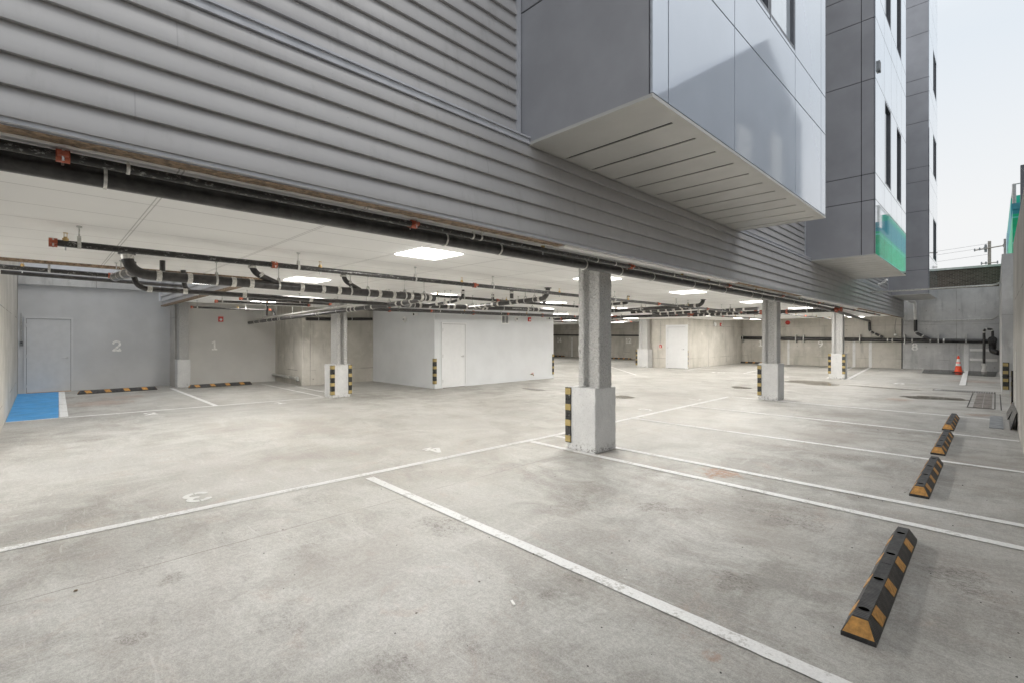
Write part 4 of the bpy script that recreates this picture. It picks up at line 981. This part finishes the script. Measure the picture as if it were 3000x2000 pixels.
# bays
def panels(T, us, zs, g=.010, d=.022):
    mb = MB()
    for i in range(len(us) - 1):
        for j in range(len(zs) - 1):
            a = T(us[i] + g / 2, .002, zs[j] + g / 2); b_ = T(us[i + 1] - g / 2, d, zs[j + 1] - g / 2)
            mb.bbox(min(a[0], b_[0]), max(a[0], b_[0]), min(a[1], b_[1]), max(a[1], b_[1]), min(a[2], b_[2]), max(a[2], b_[2]), .003)
    return mb
def bay(y0, y1, xo, zb, us, zs, side_us, side_zs, wins, soff, ztop=13.3):
    core = MB().box(XF - .1, xo - .075, y0 + .024, y1 - .024, zb + .03, ztop); core.build('bay_core', M['joint'], bd)
    TO = lambda u, d, z: (xo - .024 + d, u, z)
    TS = lambda u, d, z: (u, y0 + .024 - d, z)
    TN = lambda u, d, z: (u, y1 - .024 + d, z)
    # front cladding, leaving holes for windows
    mb = MB()
    for i in range(len(us) - 1):
        for j in range(len(zs) - 1):
            segs = [(us[i], us[i + 1], zs[j], zs[j + 1])]
            for w in wins:
                nx = []
                for a, b_, c_, d_ in segs:
                    if w[0] < b_ - .01 and w[1] > a + .01 and w[2] < d_ - .01 and w[3] > c_ + .01:
                        if w[0] > a + .02: nx.append((a, w[0], c_, d_))
                        if w[1] < b_ - .02: nx.append((w[1], b_, c_, d_))
                        if w[2] > c_ + .02: nx.append((max(a, w[0]), min(b_, w[1]), c_, w[2]))
                        if w[3] < d_ - .02: nx.append((max(a, w[0]), min(b_, w[1]), w[3], d_))
                    else: nx.append((a, b_, c_, d_))
                segs = nx
            for a, b_, c_, d_ in segs:
                g = .006; mb.bbox(xo - .022, xo, a + g, b_ - g, c_ + g, d_ - g, .002)
    mb.build('front_cladding', M['bay_white'] if y0 < 5 else M['bay_mirror'], bd)
    panels(TS, side_us, side_zs, .014).build('side_cladding', M['bay_grey'], bd)
    panels(TN, [XF, xo - .024], [zb, ztop], .014).build('side_cladding', M['bay_grey'], bd)
    for (a, b_, c_, d_) in wins:
        f = MB(); e = .045
        f.box(xo - .10, xo - .004, a, b_, c_, c_ + e); f.box(xo - .10, xo - .004, a, b_, d_ - e, d_); f.box(xo - .10, xo - .004, a, a + e, c_ + e, d_ - e); f.box(xo - .10, xo - .004, b_ - e, b_, c_ + e, d_ - e)
        if b_ - a > 1.5: mid = a + (b_ - a) * .52; f.box(xo - .10, xo - .006, mid, mid + .05, c_ + e, d_ - e)
        w = f.build('window', M['frame'], bd)
        MB().box(xo - .06, xo - .05, a + e, b_ - e, c_ + e, d_ - e).build('pane', M['glass_painted_sky'] if (y0 < 5 and a > 6) else M['glass'], w)
    s = MB(); zt = zb + .03
    tr = .11
    if soff:
        s.box(XF + .04, xo - tr, y0 + .03, soff[0] - .017, zb, zb + .008)
        for k in range(len(soff) - 1): s.box(XF + .04, xo - tr, soff[k] + .017, soff[k + 1] - .017, zb, zb + .008)
        s.box(XF + .04, xo - tr, soff[-1] + .017, y1 - .03, zb, zb + .008)
    else: s.box(XF + .04, xo - tr, y0 + .03, y1 - .03, zb, zb + .008)
    s.build('soffit_panels', M['soffit'], bd)
    s = MB(); s.box(xo - tr, xo + .002, y0 - .002, y1 + .002, zb - .004, zt - .004); s.box(XF + .01, xo - tr, y0 - .002, y0 + .03, zb - .004, zt - .004); s.box(XF + .01, xo - tr, y1 - .03, y1 + .002, zb - .004, zt - .004)
    s.box(XF + .01, XF + .04, y0 + .03, y1 - .03, zb - .004, zt - .004)
    s.build('soffit_trim', M['soffit'], bd)
zs1 = [3.56, 4.87, 5.47, 7.62, 8.9, 9.6, 11.8, 13.3]
bay(3.48, 9.02, -1.93, 3.53, [3.48, 3.75, 5.2, 7.36, 8.74, 9.02], zs1, [XF - .13, -1.955], [3.53, 4.9, 9.0, 13.3], [(5.2, 6.32, 5.53, 7.6), (6.34, 7.36, 5.53, 7.6)], [4.04 + .4745 * k for k in range(11)])
bay(13.87, 19.25, -1.97, 3.53, [13.87, 15.13, 16.28, 17.30, 18.25, 19.25], [3.53, 4.83, 5.45, 7.67, 9.1, 9.8, 11.9, 13.3], [XF - .13, -2.24, -1.994], [3.53, 4.83, 5.45, 7.67, 9.1, 9.8, 11.9, 13.3],
    [(15.25, 16.2, 5.52, 7.62), (17.32, 18.19, 5.52, 7.6), (15.25, 16.2, 9.82, 11.9), (17.32, 18.19, 9.82, 11.9)], [14.3 + .4745 * k for k in range(10)])
bay(27.2, 31.3, -2.0, 3.47, [27.2, 28.9, 30.7, 31.3], [3.5, 4.54, 5.12, 7.09, 8.38, 9.0, 10.96, 12.22, 12.84, 14.8, 16.1, 17.4, 20], [XF - .13, -2.024], [3.47, 4.54, 5.12, 7.09, 8.38, 9.0, 10.96, 12.22, 12.84, 14.8, 16.1, 17.4, 20],
    [(29.0, 30.6, 5.2, 7.05), (29.0, 30.6, 9.05, 10.9), (29.0, 30.6, 12.9, 14.75)], None, 20)
vt = MB().bbox(-1.969, -1.93, 14.18, 14.36, 7.95, 8.2, .01).build('wall_vent', M['plate'], bd)
sc2 = thing('security_camera', 'white bullet camera on far siding below the second bay', 'security camera', (-3.28, 23.9, 3.75))
MB().lathe((-3.30, 23.9, 3.72), [(.05, 0), (.05, .05), (.02, .09)], 14, (1, 0, 0)).build('mount', M['whiteplastic'], sc2)
MB().lathe((-3.2, 23.82, 3.74), [(.035, 0), (.045, .01), (.045, .24), (.05, .28)], 14, (.7, -.5, .45)).build('housing', M['whiteplastic'], sc2)

# ------------------------------------------------------------------ yard objects
o = MB().quad((-2.55, 31.95, .016), (-2.35, 28.5, .016), (.0, 27.9, .016), (.05, 31.95, .016)).build('rubber_mat', M['mat']); tag(o, 'glossy black mat on the floor under the cone', 'mat')
cn = thing('traffic_cone', 'orange traffic cone with two white collars standing on black mat', 'traffic cone', (-1.2, 30.0, .02))
cx, cy = -1.2, 30.0
MB().bbox(cx - .21, cx + .21, cy - .21, cy + .21, .02, .05, .01).build('base', M['blackplastic'], cn)
MB().lathe((cx, cy, .05), [(.150, 0), (.135, .02), (.095, .27)], 28).build('body', M['cone_o'], cn)
MB().lathe((cx, cy, .32), [(.096, 0), (.080, .12)], 28).build('reflective_collar', M['cone_w'], cn)
MB().lathe((cx, cy, .44), [(.079, 0), (.074, .05)], 28).build('body', M['cone_o'], cn)
MB().lathe((cx, cy, .49), [(.074, 0), (.055, .15)], 28).build('reflective_collar', M['cone_w'], cn)
MB().lathe((cx, cy, .64), [(.054, 0), (.042, .08), (.03, .12), (.025, .14)], 24).build('tip', M['cone_o'], cn)
td = thing('trench_drain', 'long slotted trench drain across the yard floor', 'drain', (-.7, 19.6, 0))
MB().box(-1.36, 0.0, 19.45, 19.48, .003, .010).box(-1.36, 0, 19.90, 19.93, .003, .010).box(-1.36, -1.33, 19.48, 19.9, .003, .010).build('frame', M['grate'], td)
MB().quad((-1.33, 19.48, .002), (0, 19.48, .002), (0, 19.9, .002), (-1.33, 19.9, .002)).build('channel', M['gap'], td)
mb = MB()
for k in range(22): mb.box(-1.15 + k * .052, -1.15 + k * .052 + .022, 19.48, 19.9, .004, .009)
mb.box(-1.33, -1.17, 19.48, 19.9, .004, .009); mb.build('grate', M['galv'], td)
fg = thing('floor_hatch', 'rectangular steel hatch panels set in the floor before the drain', 'hatch', (-.2, 17.2, 0))
MB().box(-.47, -.02, 15.2, 15.24, .003, .009).box(-.47, -.45, 15.24, 19.4, .003, .009).box(-.02, .0, 15.24, 19.4, .003, .009).build('frame', M['gap'], fg)
mb = MB()
for k in range(4): mb.box(-.37, -.22, 15.3 + k * 1.0, 15.3 + k * 1.0 + .94, .004, .008); mb.box(-.21, -.06, 15.3 + k * 1.0, 15.3 + k * 1.0 + .94, .004, .008)
mb.build('cover_plate', M['grate'], fg)
MB().box(.08, .10, 15.1, 19.4, .003, .006).build('joint_strip', M['gap'], fg)
tag(MB().bbox(-.08, .10, 12.0, 13.9, .0, .012, .003).build('steel_plate', M['plate']), 'dull grey steel plate lying at foot of the right wall', 'plate')
def lean(label, y0, y1, x0, h):
    mb = MB(); mb.add([(x0, y0, .0), (x0 + .018, y0, 0), (.268, y0, h), (.25, y0, h), (x0, y1, 0), (x0 + .018, y1, 0), (.268, y1, h), (.25, y1, h)], [(0, 1, 2, 3), (4, 7, 6, 5), (0, 4, 5, 1), (1, 5, 6, 2), (2, 6, 7, 3), (3, 7, 4, 0)])
    tag(mb.build('leaning_board', M['blackplastic']), label, 'board')
lean('near black board leaning against the right wall', 12.0, 13.3, .18, .30)
lean('far black board leaning against the right wall', 13.5, 14.7, .16, .24)
tag(MB().box(.262, .269, 12.9, 12.97, .05, 1.35).build('wall_line', M['line']), 'thin white upright paint line on nearest right wall', 'painted line')
tag(MB().box(.32, .42, 12.75, 12.85, 3.62, 4.75).build('fence_post', M['frame']), 'dark post on top of the nearest right wall', 'post')
# wet patches
def blob(name, label, cx, cy, rx, ry, rot=0, k=40):
    mb = MB(); ph = [random.uniform(0, 6.28) for _ in range(4)]; vs = []
    for i in range(k):
        a = 2 * math.pi * i / k; r = 1 + .16 * math.sin(2 * a + ph[0]) + .12 * math.sin(3 * a + ph[1]) + .07 * math.sin(5 * a + ph[2]) + .05 * math.sin(9 * a + ph[3])
        u, v = rx * r * math.cos(a), ry * r * math.sin(a); vs.append((cx + u * math.cos(rot) - v * math.sin(rot), cy + u * math.sin(rot) + v * math.cos(rot), .009))
    mb.add(vs, [list(range(k))]); o = mb.build(name, M['puddle']); tag(o, label, 'puddle', 'wet patches on the floor')
blob('puddle', 'dark wet patch on yard floor left of the steel hatch', -1.15, 16.9, .62, .5)
blob('puddle', 'shiny puddle behind the second outer column', -4.6, 19.6, .8, .9, .6)
blob('puddle', 'thin trickle of water leading toward the trench drain', -2.6, 19.2, 1.3, .13, -.25)
blob('puddle', 'small wet patch left of second outer column', -5.75, 16.0, .32, .3)
blob('puddle', 'small wet patch in front of white room', -10.1, 10.9, .42, .22)
blob('puddle', 'small wet patch hidden partly by the nearest column', -7.1, 11.1, .35, .35)
# litter
def crumb(label, x, y, s, m):
    import bmesh
    bm = bmesh.new(); bmesh.ops.create_icosphere(bm, subdivisions=1, radius=s)
    for v in bm.verts: v.co = Vector((v.co.x * random.uniform(.6, 1.4), v.co.y * random.uniform(.6, 1.3), v.co.z * random.uniform(.3, .7))); 
    bm.verts.index_update()
    mb = MB().add([v.co + Vector((x, y, s * .35)) for v in bm.verts], [[v.index for v in f.verts] for f in bm.faces]); bm.free()
    return mb
peb = MB()
for k in range(230):
    x = random.uniform(-4.8, .15); y = random.uniform(.8, 12); s = random.uniform(.0025, .0065)
    q = crumb('', x, y, s, None); peb.add(q.v, q.f)
o = peb.build('grit', M['pipe'], origin=(0, 0, 0)); o['label'] = 'dark grit scattered over the concrete floor'; o['category'] = 'grit'; o['kind'] = 'stuff'
for px, py, s, lab, m in ((1563, 1622, .008, 'small dark stone sitting on the wide white divider line', 'grate'), (1404, 1703, .008, 'dark stone in left middle of the near floor', 'grate'), (1220, 1795, .007, 'dark stone at lower left of centre on the floor', 'grate'),
                          (222, 1730, .012, 'small brown dead leaf on the floor at far left', 'brown')):
    x, y = ground_at(px, py); tag(crumb('', x, y, s, None).build('stone' if m == 'grate' else 'leaf', M[m]), lab, 'stone' if m == 'grate' else 'leaf')
x, y = ground_at(1503, 1766)
mb = MB().bbox(-.028, .028, -.008, .008, 0, .006, .001)
o = mb.build('paper_scrap', M['walnum'], origin=(0, 0, 0)); o.location = (x, y, .001); o.rotation_euler = (0, 0, R(-25)); tag(o, 'small pale scrap of rolled paper on near floor', 'litter')

# ------------------------------------------------------------------ beyond the walls
br = thing('brick_building', 'dark brown brick building behind the rear wall', 'building', (-5, 36, 0))
MB().box(-18, .5, 36, 46, 0, 5.36).build('wall', M['brick'], br)
MB().box(-18, .56, 35.94, 46, 5.36, 5.47).build('coping', M['coping'], br)
gb = thing('unfinished_building', 'unfinished building with green sheathing and rooftop rail beyond the right wall', 'building', (3, 38, 0))
MB().box(.57, 9, 33.0, 51, 0, 7.72).build('wall', M['green'], gb)
MB().box(.57, .9, 36.2, 51, 7.72, 9.0).build('parapet_wall', M['green'], gb)
MB().box(.50, .566, 44, 51, 5.0, 8.3).build('scaffold_panel', simple('pale_blue_membrane', (.50, .66, .72), .4, var=.25, scale=1.2), gb)
MB().box(.56, 9, 32.95, 33.0, 7.95 - .25, 7.98).build('parapet_band', simple('teal_membrane', (.05, .30, .36), .5), gb)
mb = MB(); mb.tube([(.6, 33, 8.9), (5, 33, 8.9)], .03, 8); mb.tube([(.6, 33, 8.9), (.6, 50, 8.9)], .03, 8)
for k in range(5): mb.tube([(.62 + k * .55, 33, 7.98), (.62 + k * .55, 33, 8.9)], .03 if k else .07, 8)
mb.build('roof_rail', M['galv'], gb)
ho = thing('grey_house', 'grey gabled house opposite the bays, mirrored in the glossy panels', 'house', (8, 14, 0))
MB().prism([(11, 0), (32, 0), (32, 14.2), (26, 16.6), (15.5, 10.2), (11, 7.6)], 4.2, 12, lambda u, v, w: (w, u, v)).build('wall', M['housewall'], ho)
for y, z in ((22, 8.5), (26.5, 9.5), (18, 5)): MB().box(4.12, 4.2, y, y + 1.5, z, z + 2.6).build('window', M['whitemetal'], ho)
px_, py_ = -.38, 60
up = thing('utility_pole', 'wooden utility pole with crossarm against the sky', 'utility pole', (px_, py_, 0))
MB().tube([(px_, py_, 0), (px_, py_, 10.15)], [.14, .11], 12).build('pole', M['wood'], up)
MB().tube([(-1.35, py_ - .2, 9.42), (.55, py_ - .2, 9.62)], .05, 8).build('crossarm', M['wood'], up)
MB().tube([(-.9, py_ - .2, 8.2), (.15, py_ - .2, 8.2)], .04, 8).build('crossarm', M['wood'], up)
for x, z in ((-1.32, 9.45), (-1.0, 9.5), (-.7, 9.52), (.5, 9.62), (-.88, 8.2), (.12, 8.2), (-.6, 8.2)):
    MB().lathe((x, py_ - .2, z - .12), [(.03, 0), (.06, .06), (.05, .14), (.06, .2), (.03, .26)], 10).build('insulator', M['plate'], up)
MB().lathe((-.62, py_, 9.2), [(.08, 0), (.09, .1), (.09, .6), (.05, .7)], 12).build('transformer', M['plate'], up)
for i, (z, e) in enumerate(((9.95, 10.0), (9.62, 9.6), (9.0, 8.6))):
    pts = [Vector((px_, py_, z)).lerp(Vector((-40, 72, e + 3)), k / 12) - Z_ * (1.4 * math.sin(math.pi * k / 12)) for k in range(13)]
    tag(MB().tube(pts, .010, 5).build('power_line', M['wire']), ['top', 'middle', 'lowest'][i] + ' thin overhead wire running left from the pole', 'power line')

# ------------------------------------------------------------------ light
w = bpy.data.worlds.new('World'); sc.world = w; w.use_nodes = True
nt = w.node_tree; bg = nt.nodes['Background']
sky = nt.nodes.new('ShaderNodeTexSky'); sky.sky_type = 'NISHITA'; sky.sun_disc = False
EL, AZ = 62, 60
sky.sun_elevation = R(EL); sky.sun_rotation = R(AZ); sky.dust_density = 4; sky.air_density = 1.2
tc = nt.nodes.new('ShaderNodeTexCoord'); sx = nt.nodes.new('ShaderNodeSeparateXYZ'); nt.links.new(tc.outputs['Generated'], sx.inputs[0])
mr = nt.nodes.new('ShaderNodeMapRange'); mr.inputs['From Min'].default_value = .0; mr.inputs['From Max'].default_value = 1
mr.inputs['To Min'].default_value = 0; mr.inputs['To Max'].default_value = 1; nt.links.new(sx.outputs[2], mr.inputs['Value'])
cr = nt.nodes.new('ShaderNodeValToRGB'); nt.links.new(mr.outputs[0], cr.inputs[0])
e = cr.color_ramp.elements; e[0].position = 0; e[0].color = (.93, .935, .937, 1); e[1].position = 1; e[1].color = (1, 1, 1, 1)
el = e.new(.18); el.color = (.93, .938, .942, 1); el = e.new(.42); el.color = (.80, .86, .92, 1)
st = nt.nodes.new('ShaderNodeMapRange'); st.inputs['From Min'].default_value = .45; st.inputs['From Max'].default_value = 1
st.inputs['To Min'].default_value = 1.0; st.inputs['To Max'].default_value = 2.15; nt.links.new(sx.outputs[2], st.inputs['Value'])
vm = nt.nodes.new('ShaderNodeVectorMath'); vm.operation = 'SCALE'; nt.links.new(cr.outputs[0], vm.inputs[0]); nt.links.new(st.outputs[0], vm.inputs['Scale'])
v2 = nt.nodes.new('ShaderNodeVectorMath'); v2.operation = 'SCALE'; nt.links.new(vm.outputs[0], v2.inputs[0]); v2.inputs['Scale'].default_value = 10.0
mx = nt.nodes.new('ShaderNodeMix'); mx.data_type = 'RGBA'; mx.inputs[0].default_value = .96
nt.links.new(sky.outputs[0], mx.inputs[6]); nt.links.new(v2.outputs[0], mx.inputs[7]); nt.links.new(mx.outputs[2], bg.inputs[0])
bg.inputs[1].default_value = .1
su = bpy.data.lights.new('sun', 'SUN'); su.energy = .45; su.angle = R(18); su.color = (1, .97, .93)
so = bpy.data.objects.new('sun', su); COL.objects.link(so)
d = Vector((math.sin(R(AZ)) * math.cos(R(EL)), math.cos(R(AZ)) * math.cos(R(EL)), math.sin(R(EL))))
so.rotation_euler = d.to_track_quat('Z', 'Y').to_euler(); so.location = d * 30

# ------------------------------------------------------------------ camera
cam = bpy.data.cameras.new('camera'); co = bpy.data.objects.new('camera', cam); COL.objects.link(co)
co.location = (0, 0, 1.6); co.rotation_euler = (R(90), 0, R(45.4))
cam.sensor_width = 36; cam.lens = 16.764; cam.shift_y = -11 / 3000; cam.clip_start = .05; cam.clip_end = 1000
sc.camera = co
for o in bpy.data.objects:
    if '_w' in o.keys(): del o['_w']
sc.view_settings.view_transform = 'Standard'; sc.view_settings.look = 'None'; sc.view_settings.exposure = 0
cy_ = sc.cycles; cy_.use_denoising = True; cy_.max_bounces = 10; cy_.diffuse_bounces = 6; cy_.glossy_bounces = 5; cy_.sample_clamp_indirect = 6; cy_.sample_clamp_direct = 8
